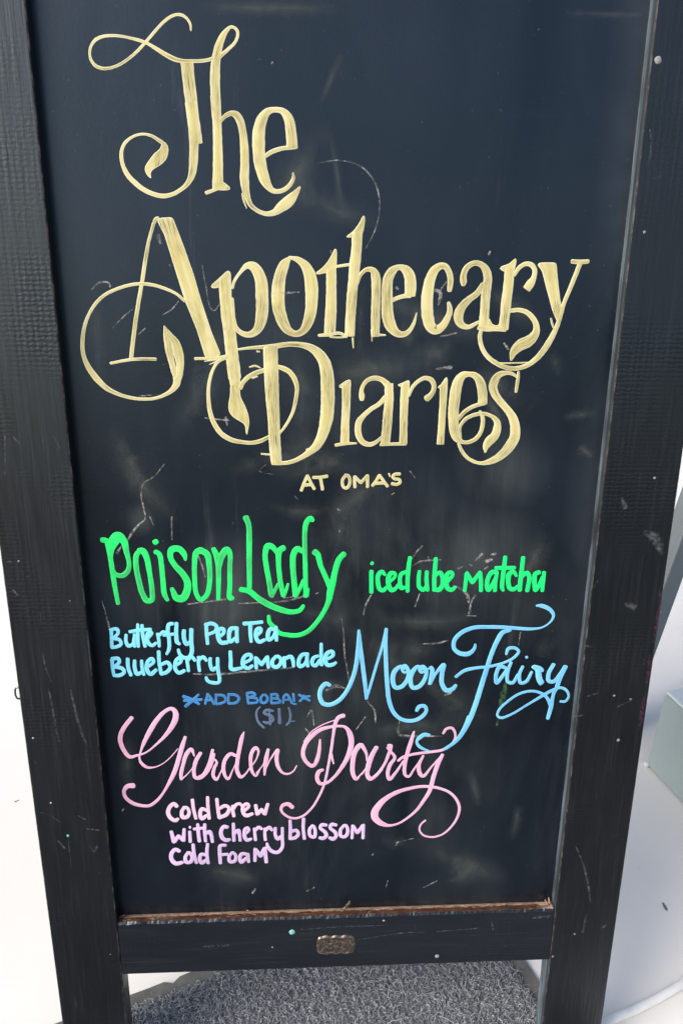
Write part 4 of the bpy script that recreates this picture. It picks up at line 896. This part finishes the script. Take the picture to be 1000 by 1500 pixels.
FRAMEMARKS = '''
@scuff_a l
S -299.9,411.5,1 -295.8,411.1,1.7
S -297.2,383,2 -293.5,378.2,2.6 -296.2,380.9,2
S -277.6,320.7,1.3 -276.3,302.8,2 -272.6,289.8,1.3
S -276,281.1,1.3 -274.5,258.9,2.6 -273.2,232.6,2 -271.6,223.4,1.4
S -255.7,280.7,1.3 -253,254.7,2.7 -248.8,229.7,2.7 -245.7,220.4,1.4
S -297.8,227.8,1.5 -294.5,228.5,1.5
S -274.4,112.3,1 -274.5,75.1,0.7
S -253.6,99.9,2.3 -250,93.9,3.4 -246.1,99.7,2.2
S -284.4,107.6,2.3 -279.1,99.1,2.3
S -297.3,202.4,1.4 -296.6,196.2,1.4
S -287.6,524.8,1.7 -291.6,488.7,1.2
S -280.7,524.8,1.2 -275.7,518.8,1.9
S -257.2,530.7,1.2 -255.5,518.8,1.2
S -246.3,524.7,1.8 -242.6,515.7,1.2
S -298.4,142.8,0.8 -288.7,138.4,1.2 -279.5,129.9,0.8
S -261.8,137.6,1.6 -255.5,133.3,2.4
S -254.5,121.7,1.7 -243,119.7,2.5
@scuff_b r
S 241.9,771,1.1 244.3,761.2,1.7 244.2,748.7,1.7 242.7,743.6,1.1
S 249.9,735.1,0.8 255.8,737.2,1.6
S 255.1,466.7,3 260.1,456.9,4.9 256.8,463.5,3.7
S 281.5,433.7,5 292.1,426.9,9.8 299,413.3,5
S 272.8,361.7,6.1 281.2,358,7.4
S 237,318.4,2.2 243.1,317.6,2.2
S 230.5,240.2,1.6 241.4,241.5,2.4
S 244.7,263,2.4 254.6,266.6,1.6
S 251,83.1,1.4 259.6,63.5,2.2 268.1,38.1,2.9 274,10.5,2.2
S 271.4,-8,2.4 270,-31.5,3.2
S 289.5,-27.5,2.9 294.4,-24,3.9
S 239.1,379.7,1.4 241.7,386.6,1.4
S 287,254.5,1.5 288.7,257.5,1.5
S 277.1,250.8,1.6 290,258.2,1.6
S 287.8,95,1.8 294.9,97.4,1.8
@plum_a r
S 302.1,375.4,2.6 304.7,361.3,3.4 303.9,347,4.1 304,325.3,4.2 302.5,321.7,2.2
S 301.7,307,2.8 302.7,288.4,4.2 302.1,277.1,3.6
S 302.5,263.4,2.9 301.6,254.2,4.3 301.4,238.6,5 301.6,226.1,3.6
S 295.4,303.4,1.3 302.2,298.1,2
S 295.6,296,2.2 297.7,301.2,2.2
@scuff_c b
S -143.5,-34.9,1.9 -134.7,-34.3,2.8
S -125.2,-34.7,1.9 -117.9,-34.1,2.8
S -40.4,-15.9,0.9 3.8,-14,1.4 48.2,-13.9,0.9
S 18.8,-33.3,0.9 70.8,-25.1,1.4 93.2,-25.1,0.9
S 212.6,-10.3,2.8 231.3,-9.2,3.8
S 108.2,-24.8,0.9 153.1,-22,1.4
S -192,5.8,2.7 -170.4,6.8,2.7
S 167.6,-13.2,1.5 169.8,-24.5,1.5
'''

# ------------------------------------------------------------------ ground
def white_floor():
    g = N('white_painted_floor', 0.55, 0.4)
    a = g.noise(g.obj(), 1.6, 5, 0.6)
    b = g.noise(g.obj(loc=(4, 4, 0)), 9, 6, 0.65)
    s = g.ramp(g.noise(g.obj(scale=(1, 1, 1), loc=(8, 1, 0)), 70, 2), 0.73, 0.79)
    c = g.mix(g.ramp(a, 0.35, 0.7), (0.74, 0.722, 0.685), (0.67, 0.655, 0.62))
    c = g.mix(g.math('MULTIPLY', g.ramp(b, 0.5, 0.75), 0.35), c, (0.60, 0.60, 0.59))
    c = g.mix(g.math('MULTIPLY', s, 0.25), c, (0.35, 0.34, 0.33))
    return g.out(c, 0.55, g.bump(b, 0.08, 0.004))
bm = bmesh.new()
bmesh.ops.create_grid(bm, x_segments=8, y_segments=8, size=1.0)
for v in bm.verts: v.co.x = 0.3 + v.co.x * 3.2; v.co.y = 2.38 + v.co.y * 2.5
tag(from_bm('floor', bm, white_floor()), kind='structure')
bm = bmesh.new()
bmesh.ops.create_grid(bm, x_segments=8, y_segments=8, size=120)  # unseen dark ground, added so the board reflects less white floor
for v in bm.verts: v.co.z = -0.004
g = N('added_ground_grey', 0.85, 0.3)
a = g.noise(g.obj(), 1.2, 6, 0.6); b = g.noise(g.obj(), 180, 3, 0.6)
tag(from_bm('added_dark_ground', bm, g.out(g.mix(a, (0.06, 0.06, 0.062), (0.12, 0.12, 0.118)), 0.85, g.bump(b, 0.4, 0.003))), kind='structure')

# ------------------------------------------------------------------ door mat
AX = R(20.4)
mx = Vector((math.cos(AX), math.sin(AX), 0)); my = Vector((-math.sin(AX), math.cos(AX), 0))
CORNER = Vector((0.2005, 0.2690, 0))                    # its far right corner
MW, ML, BORD = 0.78, 1.05, 0.0205
mat_root = empty('door_mat', mat=Matrix.Translation(CORNER) @ Matrix.Rotation(AX, 4, 'Z'))
tag(mat_root, 'grey ribbed loop-pile door mat with a rubber border under the chalkboard', 'door mat')
def rubber():
    g = N('grey_rubber', 0.6, 0.35)
    a = g.noise(g.obj(), 45, 5, 0.6); b = g.noise(g.obj(), 400, 2)
    c = g.mix(g.ramp(a, 0.35, 0.7), (0.085, 0.085, 0.08), (0.145, 0.142, 0.13))
    return g.out(c, 0.6, g.bump(b, 0.3, 0.0006))
# rubber sheet outline in mat axes (x leftwards negative, y towards the viewer negative), with a nick torn out of the far edge
pts = [(0.0, 0.0)]
for i in range(1, 79):
    x = -MW * i / 79; y = 0.0002 * math.sin(i * 1.7) + 0.0006 * noise.noise(Vector((i * 0.21, 0, 0)))
    if abs(x + 0.432) < 0.006: y -= 0.0055
    pts.append((x, y))
pts += [(-MW, 0), (-MW, -ML), (0, -ML)]
bm = bmesh.new()
vb = [bm.verts.new((x, y, 0.0005)) for x, y in pts]; vt = [bm.verts.new((x, y, 0.0035)) for x, y in pts]
bm.faces.new(vt); bm.faces.new(list(reversed(vb)))
for i in range(len(pts)):
    j = (i + 1) % len(pts); bm.faces.new((vb[i], vb[j], vt[j], vt[i]))
from_bm('rubber_border', bm, rubber(), mat_root)

def carpet(name, core=False):
    g = N(name, 0.9, 0.1)
    if core:
        at = g.attr('shade')
        n1 = g.noise(g.obj(), 60, 3, 0.6)
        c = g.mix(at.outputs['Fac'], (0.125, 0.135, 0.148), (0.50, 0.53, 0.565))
        c = g.mix(g.ramp(n1, 0.55, 0.75, 0, 0.35), c, (0.10, 0.10, 0.105))
        return g.out(c, 0.9)
    n1 = g.noise(g.obj(), 500, 3, 0.7); n2 = g.wave(g.obj(), 32, 2, 3, 'X')
    c = g.mix(g.ramp(n1, 0.4, 0.65), (0.07, 0.075, 0.083), (0.27, 0.285, 0.305))
    return g.out(c, 0.9, g.bump(g.math('ADD', n1, g.math('MULTIPLY', n2, 0.2)), 0.6, 0.002))
bm = box_bm(-MW + BORD, -BORD, -ML + BORD, -BORD, 0.003, 0.0060, 0.001)
pile_base = from_bm('carpet_pile', bm, carpet('carpet_backing'), mat_root)
# looped yarn on the far half of the mat, in soft ribs that run across it
V, F_, SH = [], [], []
NL = 42000
xs = rng.uniform(-MW + BORD, -BORD, NL); ys = -BORD - 0.33 * rng.random(NL) ** 1.15
pitch = 0.0105
xs = xs + 0.30 * pitch / (2 * math.pi) * np.sin(2 * math.pi * xs / pitch) * -2.2
nseg, ns = 6, 3
for i in range(NL):
    x, y = xs[i], ys[i]
    rib = 0.5 + 0.5 * math.cos(2 * math.pi * x / pitch)
    a0 = rng.uniform(0, 2 * math.pi); turn = rng.uniform(1.2, 4.6) * rng.choice((-1, 1)); L = rng.uniform(0.0045, 0.0125)
    if rng.random() < 0.05: L *= 2.6; turn *= 0.35
    rad = rng.uniform(0.00022, 0.00044)
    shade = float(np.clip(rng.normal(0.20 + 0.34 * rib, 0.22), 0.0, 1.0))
    p = np.array([x, y, 0.0058]); hh = 0.0008 + 0.0032 * rib + rng.uniform(0, 0.0014); base = len(V); a = a0
    if x > -BORD - 0.004 or y > -BORD - 0.004: hh *= 0.6
    for k in range(nseg):
        t = k / (nseg - 1)
        z = 0.0056 + hh * math.sin(math.pi * min(1, t * 1.02)) ** 0.7
        d = np.array([math.cos(a), math.sin(a)]); nrm = np.array([-d[1], d[0]])
        for q in range(ns):
            th = 2 * math.pi * q / ns
            V.append((p[0] + nrm[0] * rad * math.cos(th), p[1] + nrm[1] * rad * math.cos(th), z + rad * math.sin(th))); SH.append(shade)
        p[:2] += d * L / nseg; a += turn / nseg
    for k in range(nseg - 1):
        for q in range(ns):
            a_ = base + k * ns + q; b_ = base + k * ns + (q + 1) % ns
            F_.append((a_, b_, b_ + ns, a_ + ns))
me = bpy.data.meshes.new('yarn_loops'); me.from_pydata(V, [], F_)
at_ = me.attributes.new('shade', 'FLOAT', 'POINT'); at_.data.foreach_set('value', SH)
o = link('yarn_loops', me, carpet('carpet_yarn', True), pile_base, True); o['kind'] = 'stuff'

# ------------------------------------------------------------------ chalkboard sign
FOOT = 0.230                      # height of the writing frame's lower edge above the foot, along the board
LEAN = Matrix(((1, 0, 0, 0), (0, 0.1681, -0.9858, 0), (0, 0.9858, 0.1681, 0), (0, 0, 0, 1)))
sign = empty('chalkboard_sign', mat=LEAN)
tag(sign, 'black wooden A-frame chalkboard with gold title and coloured drinks lettering', 'chalkboard')
def local(mesh_obj, dy=FOOT, dz=0.0):
    mesh_obj.location = (0, dy, dz); return mesh_obj
T = 0.023
XL0, XL1, XR0, XR1 = -0.3045, -0.2342, 0.2362, 0.3060
TOP = 0.985
def stile(x0, x1, name, dents):
    bm = box_bm(x0, x1, -FOOT + 0.008, TOP, -T, 0.0, 0.0013, 2, 1)
    bm.normal_update()
    for f in bm.faces:
        if dents == 2 and f.normal.x < -0.6: f.material_index = 2      # dusty inner edge, lightened in colour as the sunlit side
    return local(from_bm(name, bm, [M_STILE, M_EDGE, M_LIT_DUSTY], sign))
left_stile = stile(XL0, XL1, 'side_rail', 1)
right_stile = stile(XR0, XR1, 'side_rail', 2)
# bottom rail, its upper ledge split and rubbed to bare wood
def rail_mesh():
    bm = bmesh.new(); n = 240
    x0, x1 = XL1 + 0.0006, XR0 - 0.0006
    prof = []
    for i in range(n + 1):
        x = x0 + (x1 - x0) * i / n
        j = 0.9 * noise.noise(Vector((x * 55, 0, 0))) + 0.6 * noise.noise(Vector((x * 190, 3, 0))) + 0.4 * noise.noise(Vector((x * 600, 7, 0)))
        j2 = noise.noise(Vector((x * 90, 11, 0))) + 0.7 * noise.noise(Vector((x * 330, 5, 0)))
        j3 = noise.noise(Vector((x * 70, 21, 0)))
        ring = [(-0.0705, -T), (-0.0705, -0.0018), (-0.0690, -0.0006), (-0.006, -0.0006),
                (-0.0022 + 0.0012 * j, -0.0007), (-0.0004 + 0.0011 * j2, -0.0026 + 0.0010 * j),
                (0.0006 + 0.0009 * j3, -0.0062 + 0.0014 * j2), (0.0004 + 0.0008 * j2, -0.0105 + 0.0008 * j), (-0.0010, -0.0128), (-0.0010, -T)]
        prof.append([bm.verts.new((x, y, z)) for y, z in ring])
    m = len(prof[0])
    for i in range(n):
        for k in range(m):
            k2 = (k + 1) % m
            f = bm.faces.new((prof[i][k], prof[i][k2], prof[i + 1][k2], prof[i + 1][k]))
            f.material_index = 1 if k in (5, 6, 7, 8) else 0
            f.smooth = k in (5, 6)
    bm.faces.new(prof[0]); bm.faces.new(list(reversed(prof[-1])))
    return bm
bottom_rail = local(from_bm('bottom_rail', rail_mesh(), [M_RAIL, M_BARE], sign))
local(from_bm('top_rail', box_bm(XL1 + .0006, XR0 - .0006, 0.905, TOP, -T, -0.0006, 0.0013, 2, 1), [M_RAIL, M_EDGE], sign))
# splinters and grit on the ledge
def splinter(x, y, z, l, w, ang, tilt):
    bm = bmesh.new()
    m = Matrix.Translation((x, y, z)) @ Matrix.Rotation(ang, 4, 'Z') @ Matrix.Rotation(tilt, 4, 'X')
    p = [m @ Vector(q) for q in ((-l / 2, -w / 2, 0), (l / 2, -w * .2, .0002), (l / 2, w * .3, .0003), (-l / 2, w / 2, 0), (-l * .3, 0, w * .6), (l * .3, 0, w * .5))]
    v = [bm.verts.new(q) for q in p]
    for f in ((0, 1, 5, 4), (3, 4, 5, 2), (0, 4, 3), (1, 2, 5), (0, 3, 2, 1)): bm.faces.new([v[i] for i in f])
    from_bm('wood_splinter', bm, M_BARE, bottom_rail)
for i in range(34):
    x = random.uniform(XL1 + .005, XR0 - .005)
    splinter(x, random.uniform(-.001, .0016), random.uniform(-.012, -.002), random.uniform(.001, .007), random.uniform(.0005, .0016), random.uniform(-.5, .5), random.uniform(-1, 1))
for (x, y, l, w, a) in ((0.007, 0.004, 0.013, 0.0022, 0.9), (0.012, 0.009, 0.007, 0.0016, 1.0), (0.229, 0.003, 0.010, 0.0034, 2.1), (0.231, 0.006, 0.009, 0.003, 1.75), (-0.231, 0.002, 0.009, .003, .6),
                        (-.160, .0004, .012, .0018, .05), (.185, .003, .008, .0014, .7)):
    splinter(x, y, -0.0075, l, w, a, 0.4)
# panel
panel = local(from_bm('writing_panel', box_bm(XL1 - .004, XR0 + .004, -.006, TOP - .07, -0.0185, -0.013), M_BOARD, sign), 0)
for v in panel.data.vertices: v.co.y += FOOT
panel.data.update()
panel['label'] = 'black writing panel with wiped chalk dust'

NAMES = {'the': ('title_lettering', 'gold', 'gold word The with curled strokes'),
         'apothecary': ('title_lettering', 'gold', 'gold word Apothecary with looped capital'),
         'diaries': ('title_lettering', 'gold', 'gold word Diaries with looped D'),
         'atomas': ('small_lettering', 'gold', 'small gold capitals AT OMA\'S'),
         'poison': ('drink_lettering', 'green', 'green words Poison Lady'),
         'iced': ('ingredient_lettering', 'brightgreen', 'bright green words iced ube matcha'),
         'butterfly': ('ingredient_lettering', 'blue', 'blue words Butterfly Pea Tea'),
         'blueberry': ('ingredient_lettering', 'blue', 'blue words Blueberry Lemonade'),
         'moon': ('drink_lettering', 'moonblue', 'blue script words Moon Fairy'),
         'boba': ('note_lettering', 'lightblue', 'dim blue capitals ADD BOBA'),
         'price': ('price_lettering', 'slate', 'faded blue price ($1)'),
         'garden': ('drink_lettering', 'pink', 'pink script words Garden Party'),
         'coldbrew': ('ingredient_lettering', 'palepink', 'pink words cold brew'),
         'withcherry': ('ingredient_lettering', 'lilac', 'lilac words with cherry blossom'),
         'coldfoam': ('ingredient_lettering', 'lilac', 'lilac words cold foam')}
ORDER = ['the', 'atomas', 'apothecary', 'diaries', 'poison', 'iced', 'blueberry', 'butterfly', 'boba', 'price', 'garden', 'moon', 'coldbrew', 'withcherry', 'coldfoam']
strokes = {g[0]: g for g in read_strokes(WRITING)}
for q, key in enumerate(ORDER):
    nm, ink, lab = NAMES[key]
    k = Ink(0.010); k.k = q * 3
    for typ, P in strokes[key][2]:
        if typ == 'P': k.poly(P)
        elif typ == 'L' and len(P) > 2:
            k.ribbon(sum([[tuple(np.array(P[i]) * (1 - t) + np.array(P[i + 1]) * t) for t in (0, .12, .5, .88)] for i in range(len(P) - 1)], []) + [P[-1]])
        else: k.ribbon(P)
    o = k.build(nm, INK[ink], panel); o['label'] = lab
    o.location = (0, FOOT, -0.013 + 0.00003 * q)
CH = {'chalk': ('chalk_smear', M_CHALK), 'specks': ('chalk_fleck', M_CHALK), 'leaf': ('green_smudge', M_LEAF), 'wipe': ('wiped_smear', M_WIPE)}
for g in read_strokes(CHALK):
    nm, cm = CH[g[0]]
    for q, (typ, P) in enumerate(g[2]):
        k = Ink(0.02, 0.35); k.k = 2; k.u0 = q * 57.0
        k.ribbon(P, 0.5, g[0] == 'wipe')
        o = k.build(nm, cm, panel)
        o.location = (0, FOOT, -0.013 + (0.00002 if g[0] != 'wipe' else -0.00003) + 0.0000017 * q)

# scuffs, scrapes and drips of paint on the frame
MARKMAT = {'scuff': M_SCUFF, 'plum': M_PLUM}
for g in read_strokes(FRAMEMARKS):
    side = {'l': left_stile, 'r': right_stile, 'b': bottom_rail}[g[1]]
    nm = {'scuff': 'scuff_mark', 'plum': 'paint_scrape'}[g[0].split('_')[0]]
    for q, (typ, P) in enumerate(g[2]):
        k = Ink(0.03, 0.3); k.k = 1; k.u0 = q * 31.0
        k.ribbon(P, 0.5, max(p[2] for p in P) > 4)
        o = k.build(nm, MARKMAT[g[0].split('_')[0]], side)
        o.location = (0, 0, 0.00005 + 0.000002 * q if g[1] != 'b' else -0.0005 + 0.000002 * q)

def drop(parent, x, y, r, colr, rough=0.4, z=0.0, seed=0):
    bm = bmesh.new(); n = 14
    top = bm.verts.new((0, 0, r * 0.22)); rings = []
    for f, h in ((0.55, 0.17), (0.9, 0.08), (1.0, 0.0)):
        rings.append([bm.verts.new((r * f * math.cos(2 * math.pi * i / n) * (1 + .30 * noise.noise(Vector((math.cos(2 * math.pi * i / n), math.sin(2 * math.pi * i / n), seed)))),
                                    r * f * math.sin(2 * math.pi * i / n) * (1 + .30 * noise.noise(Vector((math.cos(2 * math.pi * i / n), math.sin(2 * math.pi * i / n), seed + 5)))), r * h)) for i in range(n)])
    for i in range(n): bm.faces.new((top, rings[0][i], rings[0][(i + 1) % n]))
    for a, b in zip(rings, rings[1:]):
        for i in range(n): bm.faces.new((a[i], b[i], b[(i + 1) % n], a[(i + 1) % n]))
    g = N('dried_paint_drop', rough, 0.4)
    m = g.out(g.mix(g.ramp(g.noise(g.obj(), 900, 2), .4, .7), colr, tuple(c * 0.6 for c in colr)), rough)
    o = from_bm('paint_drop', bm, m, parent, True)
    o.location = (x, y, z + 0.0001)
    return o
for (q, px_, x, y, r, c_) in [('r', 0, 242.1, 819.8, 2.8, (0.3, 0.32, 0.33)), ('b', 0, -49.3, -19.2, 3.38, (0.25, 0.58, 0.58)), ('l', 0, -274.2, 114.0, 1.49, (0.1, 0.62, 0.48)), ('l', 0, -287.2, 153.8, 0.94, (0.5, 0.55, 0.6)), ('l', 0, -296.4, 228.6, 0.91, (0.5, 0.55, 0.6)), ('r', 0, 281.5, 212.3, 1.55, (0.303, 0.286, 0.253)), ('r', 0, 283.1, 485.8, 1.26, (0.275, 0.275, 0.275)), ('r', 0, 271.5, 263.2, 1.24, (0.275, 0.253, 0.22)), ('b', 0, 109.7, -59.1, 2.59, (0.32, 0.33, 0.34)), ('b', 0, 49.5, -7.5, 1.19, (0.4, 0.4, 0.38)), ('b', 0, -70.9, -38.9, 0.96, (0.4, 0.4, 0.4)), ('l', 0, -289.1, 411.4, 0.96, (0.22, 0.275, 0.275)), ('r', 0, 247.2, 694.7, 1.26, (0.275, 0.275, 0.264)), ('r', 0, 261.1, -34.0, 1.38, (0.193, 0.193, 0.187)), ('l', 0, -244.3, -40.8, 0.87, (0.165, 0.165, 0.165)), ('r', 0, 239.4, -64.7, 1.4, (0.22, 0.209, 0.187)), ('r', 0, 288.5, 259.0, 1.11, (0.22, 0.198, 0.187)), ('l', 0, -247.6, 372.2, 0.74, (0.165, 0.193, 0.22))]:
    drop({'l': left_stile, 'r': right_stile, 'b': bottom_rail}[q], x / 1000, y / 1000, r / 1000, c_, z=(-0.0006 if q == 'b' else 0), seed=x)

# pressed metal maker's plate on the bottom rail
def plate():
    nx, ny = 74, 34
    cx, cy = -0.0020, -0.0385
    w, h = 0.0212, 0.0160
    bm = bmesh.new(); grid = {}
    def inside(u, v):
        # rounded lobes at both ends, a waisted middle with three little crests above and below
        au, av = abs(u), abs(v)
        lim = 0.92 + 0.045 * math.cos(u * math.pi * 4.0) if au < 0.75 else (0.875 * max(0, 1 - ((au - 0.75) / 0.25) ** 2.6) ** 0.45)
        return av - lim, lim
    for i in range(nx + 1):
        for j in range(ny + 1):
            u = -1 + 2 * i / nx; t = -1 + 2 * j / ny
            lim = inside(u, 0)[1]
            lim = max(lim, 0.02)
            v = t * lim
            e = min((1 - abs(t)) * lim, (1 - abs(u)) * 1.2)
            hgt = 0.0012 * min(1, e / 0.10)
            if 0.10 < e < 0.22: hgt += 0.0004
            if e >= 0.24:
                hgt += 0.00075 * noise.noise(Vector((u * 9, v * 5, 1.3))) + 0.0005 * noise.noise(Vector((u * 24, v * 13, 4.1)))
                if abs(v) < 0.30 and abs(u) < 0.66: hgt += 0.0004
            grid[i, j] = bm.verts.new((cx + u * w, cy + v * h * 0.86, hgt))
    for i in range(nx):
        for j in range(ny):
            bm.faces.new((grid[i, j], grid[i + 1, j], grid[i + 1, j + 1], grid[i, j + 1]))
    g = N('tarnished_pewter', 0.38, 0.5)
    g.p.inputs['Metallic'].default_value = 0.85
    a = g.noise(g.obj(), 700, 4, 0.6); b = g.noise(g.obj(), 170, 3, 0.6)
    c = g.mix(g.ramp(a, 0.42, 0.6), (0.28, 0.23, 0.19), (0.07, 0.055, 0.045))
    c = g.mix(g.ramp(b, 0.5, 0.7), c, (0.36, 0.31, 0.265))
    geo = g.n('ShaderNodeNewGeometry')
    c = g.mix(g.ramp(geo.outputs['Pointiness'], 0.46, 0.50, 0.8, 0.0), c, (0.05, 0.045, 0.04))
    m = g.out(c, g.ramp(a, .3, .7, .28, .5))
    o = from_bm('metal_plate', bm, m, bottom_rail, True)
    o.location = (0, 0, -0.0006)
plate()

# little wire eye screwed into the outer edge of the left upright
def tube_mesh(path, rad, n=8, closed=False):
    bm = bmesh.new(); P = [Vector(p) for p in path]; rings = []
    for i, p in enumerate(P):
        a = P[max(0, i - 1)]; b = P[min(len(P) - 1, i + 1)]
        d = (b - a).normalized(); x = d.orthogonal().normalized() if i == 0 else (rx - d * rx.dot(d)).normalized()
        rx = x; y = d.cross(x)
        rr = rad(i / (len(P) - 1)) if callable(rad) else rad
        rings.append([bm.verts.new(p + x * rr * math.cos(2 * math.pi * k / n) + y * rr * math.sin(2 * math.pi * k / n)) for k in range(n)])
    for a, b in zip(rings, rings[1:]):
        for k in range(n): bm.faces.new((a[k], a[(k + 1) % n], b[(k + 1) % n], b[k]))
    bm.faces.new(rings[0]); bm.faces.new(list(reversed(rings[-1])))
    return bm
g = N('dull_steel', 0.4); g.p.inputs['Metallic'].default_value = 0.9
M_STEEL = g.out(g.mix(g.ramp(g.noise(g.obj(), 300, 3), .4, .6), (.30, .29, .28), (.14, .13, .12)), 0.4)
hy = 0.2743
ring_pts = [(XL0 - 0.0035 - 0.0022 * math.sin(a), hy + 0.0062 * math.cos(a), -0.006) for a in np.linspace(0.35, math.pi - 0.35, 16)]
ring_pts = [(XL0 + .002, hy + 0.0066, -0.006)] + ring_pts + [(XL0 + .002, hy - 0.0066, -0.006)]
from_bm('wire_eye', tube_mesh(ring_pts, 0.0009), M_STEEL, left_stile, True)

# rear stand of the A-frame, hinged at the top
hinge = empty('rear_stand', mat=None); hinge.parent = sign
hinge.location = (0, FOOT + TOP - 0.01, -T - 0.004)
BACK = R(22.0)
hinge.rotation_euler = (BACK, 0, 0)
def rear(bm, mats, parent): return from_bm('stand_piece', bm, mats, parent)
LR = 1.222
for x0, x1 in ((XL0 + .012, XL0 + .062), (XR1 - .062, XR1 - .012)):
    o = from_bm('stand_leg', box_bm(x0, x1, -LR, 0, -0.02, 0, 0.0012, 1, 1), [M_STILE, M_EDGE], hinge)
from_bm('stand_rail', box_bm(XL0 + .0625, XR1 - .0625, -0.80, -0.74, -0.019, -0.001, 0.0012, 1, 1), [M_RAIL, M_EDGE], hinge)

# ------------------------------------------------------------------ grey box, post and cable at the right
def grey_paint(name, c0, c1, rough=0.45):
    g = N(name, rough, 0.4)
    a = g.noise(g.obj(), 7, 4, 0.6); b = g.ramp(g.noise(g.obj(loc=(2, 0, 1)), 60, 3), 0.68, 0.76)
    c = g.mix(g.ramp(a, .35, .7), c0, c1)
    c = g.mix(g.math('MULTIPLY', b, 0.35), c, (0.55, 0.58, 0.58))
    return g.out(c, rough, g.bump(a, 0.1, 0.003))
BA = R(-73.3)
bx = empty('storage_box', mat=Matrix.Translation((0.5537, 0.4661, 0)) @ Matrix.Rotation(BA, 4, 'Z'))
tag(bx, 'low blue-grey painted box with a pale lid standing to the right of the chalkboard', 'box')
M_GREY = grey_paint('blue_grey_paint', (0.30, 0.37, 0.385), (0.26, 0.325, 0.345))
M_LID = grey_paint('pale_lid_paint', (0.60, 0.64, 0.64), (0.52, 0.56, 0.56))
from_bm('body', box_bm(0, 0.42, 0.0, 0.30, 0.002, 0.158, 0.004, 3), M_GREY, bx)
lid = from_bm('lid', box_bm(0.0015, 0.4185, 0.0015, 0.2985, 0.1585, 0.1645, 0.0022, 2), M_LID, bx)
from_bm('corner_cap', box_bm(-0.004, 0.006, -0.003, 0.006, 0.0, 0.008, 0.002, 2), M_LID, bx)
from_bm('latch', box_bm(0.058, 0.085, -0.0035, 0.0005, 0.135, 0.156, 0.001, 2), M_LID, bx)

post = empty('leaning_post', (0.5210, 0.5490, 0))
tag(post, 'slanted dark grey square post behind the right edge of the chalkboard', 'post')
M_POST = grey_paint('slate_post_paint', (0.16, 0.185, 0.195), (0.13, 0.155, 0.165), 0.5)
d = Vector((0.0927, 0.1000, 0.2829)).normalized()
q = d.to_track_quat('Z', 'X')
bmp = box_bm(-0.019, 0.019, -0.019, 0.019, 0.012, 0.95, 0.003, 2)
o = from_bm('shaft', bmp, M_POST, post)
zx = Vector((math.cos(R(20)), math.sin(R(20)), 0)); zx = (zx - d * zx.dot(d)).normalized(); zy = d.cross(zx)
o.matrix_local = Matrix(((zx.x, zy.x, d.x, 0), (zx.y, zy.y, d.y, 0), (zx.z, zy.z, d.z, 0), (0, 0, 0, 1)))
from_bm('rubber_foot', box_bm(-0.021, 0.021, -0.021, 0.021, 0.0005, 0.018, 0.003, 2), M_POST, post)

cab = [(0.15, -0.075), (0.22, -0.03), (0.28, 0.012), (0.3364, 0.0442), (0.376, 0.0575), (0.4174, 0.0735), (0.4501, 0.0885), (0.50, 0.122), (0.57, 0.185), (0.68, 0.245), (0.82, 0.26), (1.0, 0.22)]
cp = catmull([(x * 1000, y * 1000, 1) for x, y in cab], 6)
g = N('white_cable_sheath', 0.4)
M_CAB = g.out(g.mix(g.ramp(g.noise(g.obj(), 40, 4), .4, .7), (0.74, 0.74, 0.73), (0.64, 0.64, 0.63)), 0.42)
tag(from_bm('white_cable', tube_mesh([(p[0] / 1000, p[1] / 1000, 0.0056) for p in cp], 0.0054, 12), M_CAB, None, True),
    'white cable lying across the white floor in front of the grey box', 'cable')

# small dark scuffs on the floor
def scuff(x, y, l, w, a):
    bm = bmesh.new(); n = 12; v = []
    for i in range(n + 1):
        t = -1 + 2 * i / n; ww = w * math.sqrt(max(0.02, 1 - t * t)) * (1 + .4 * noise.noise(Vector((t * 3, x, y))))
        v.append((bm.verts.new((t * l, -ww, 0.0004)), bm.verts.new((t * l, ww, 0.0004))))
    for p, q in zip(v, v[1:]): bm.faces.new((p[0], q[0], q[1], p[1]))
    g = N('dark_floor_scuff', 0.7)
    m = g.out((0.14, 0.14, 0.13), 0.7)
    o = from_bm('floor_scuff', bm, m); o.location = (x, y, 0); o.rotation_euler = (0, 0, a)
    o['kind'] = 'structure'
    return o
scuff(0.4737, 0.199, 0.0068, 0.0022, R(95))
scuff(-0.50, 0.42, 0.004, 0.0012, R(30))
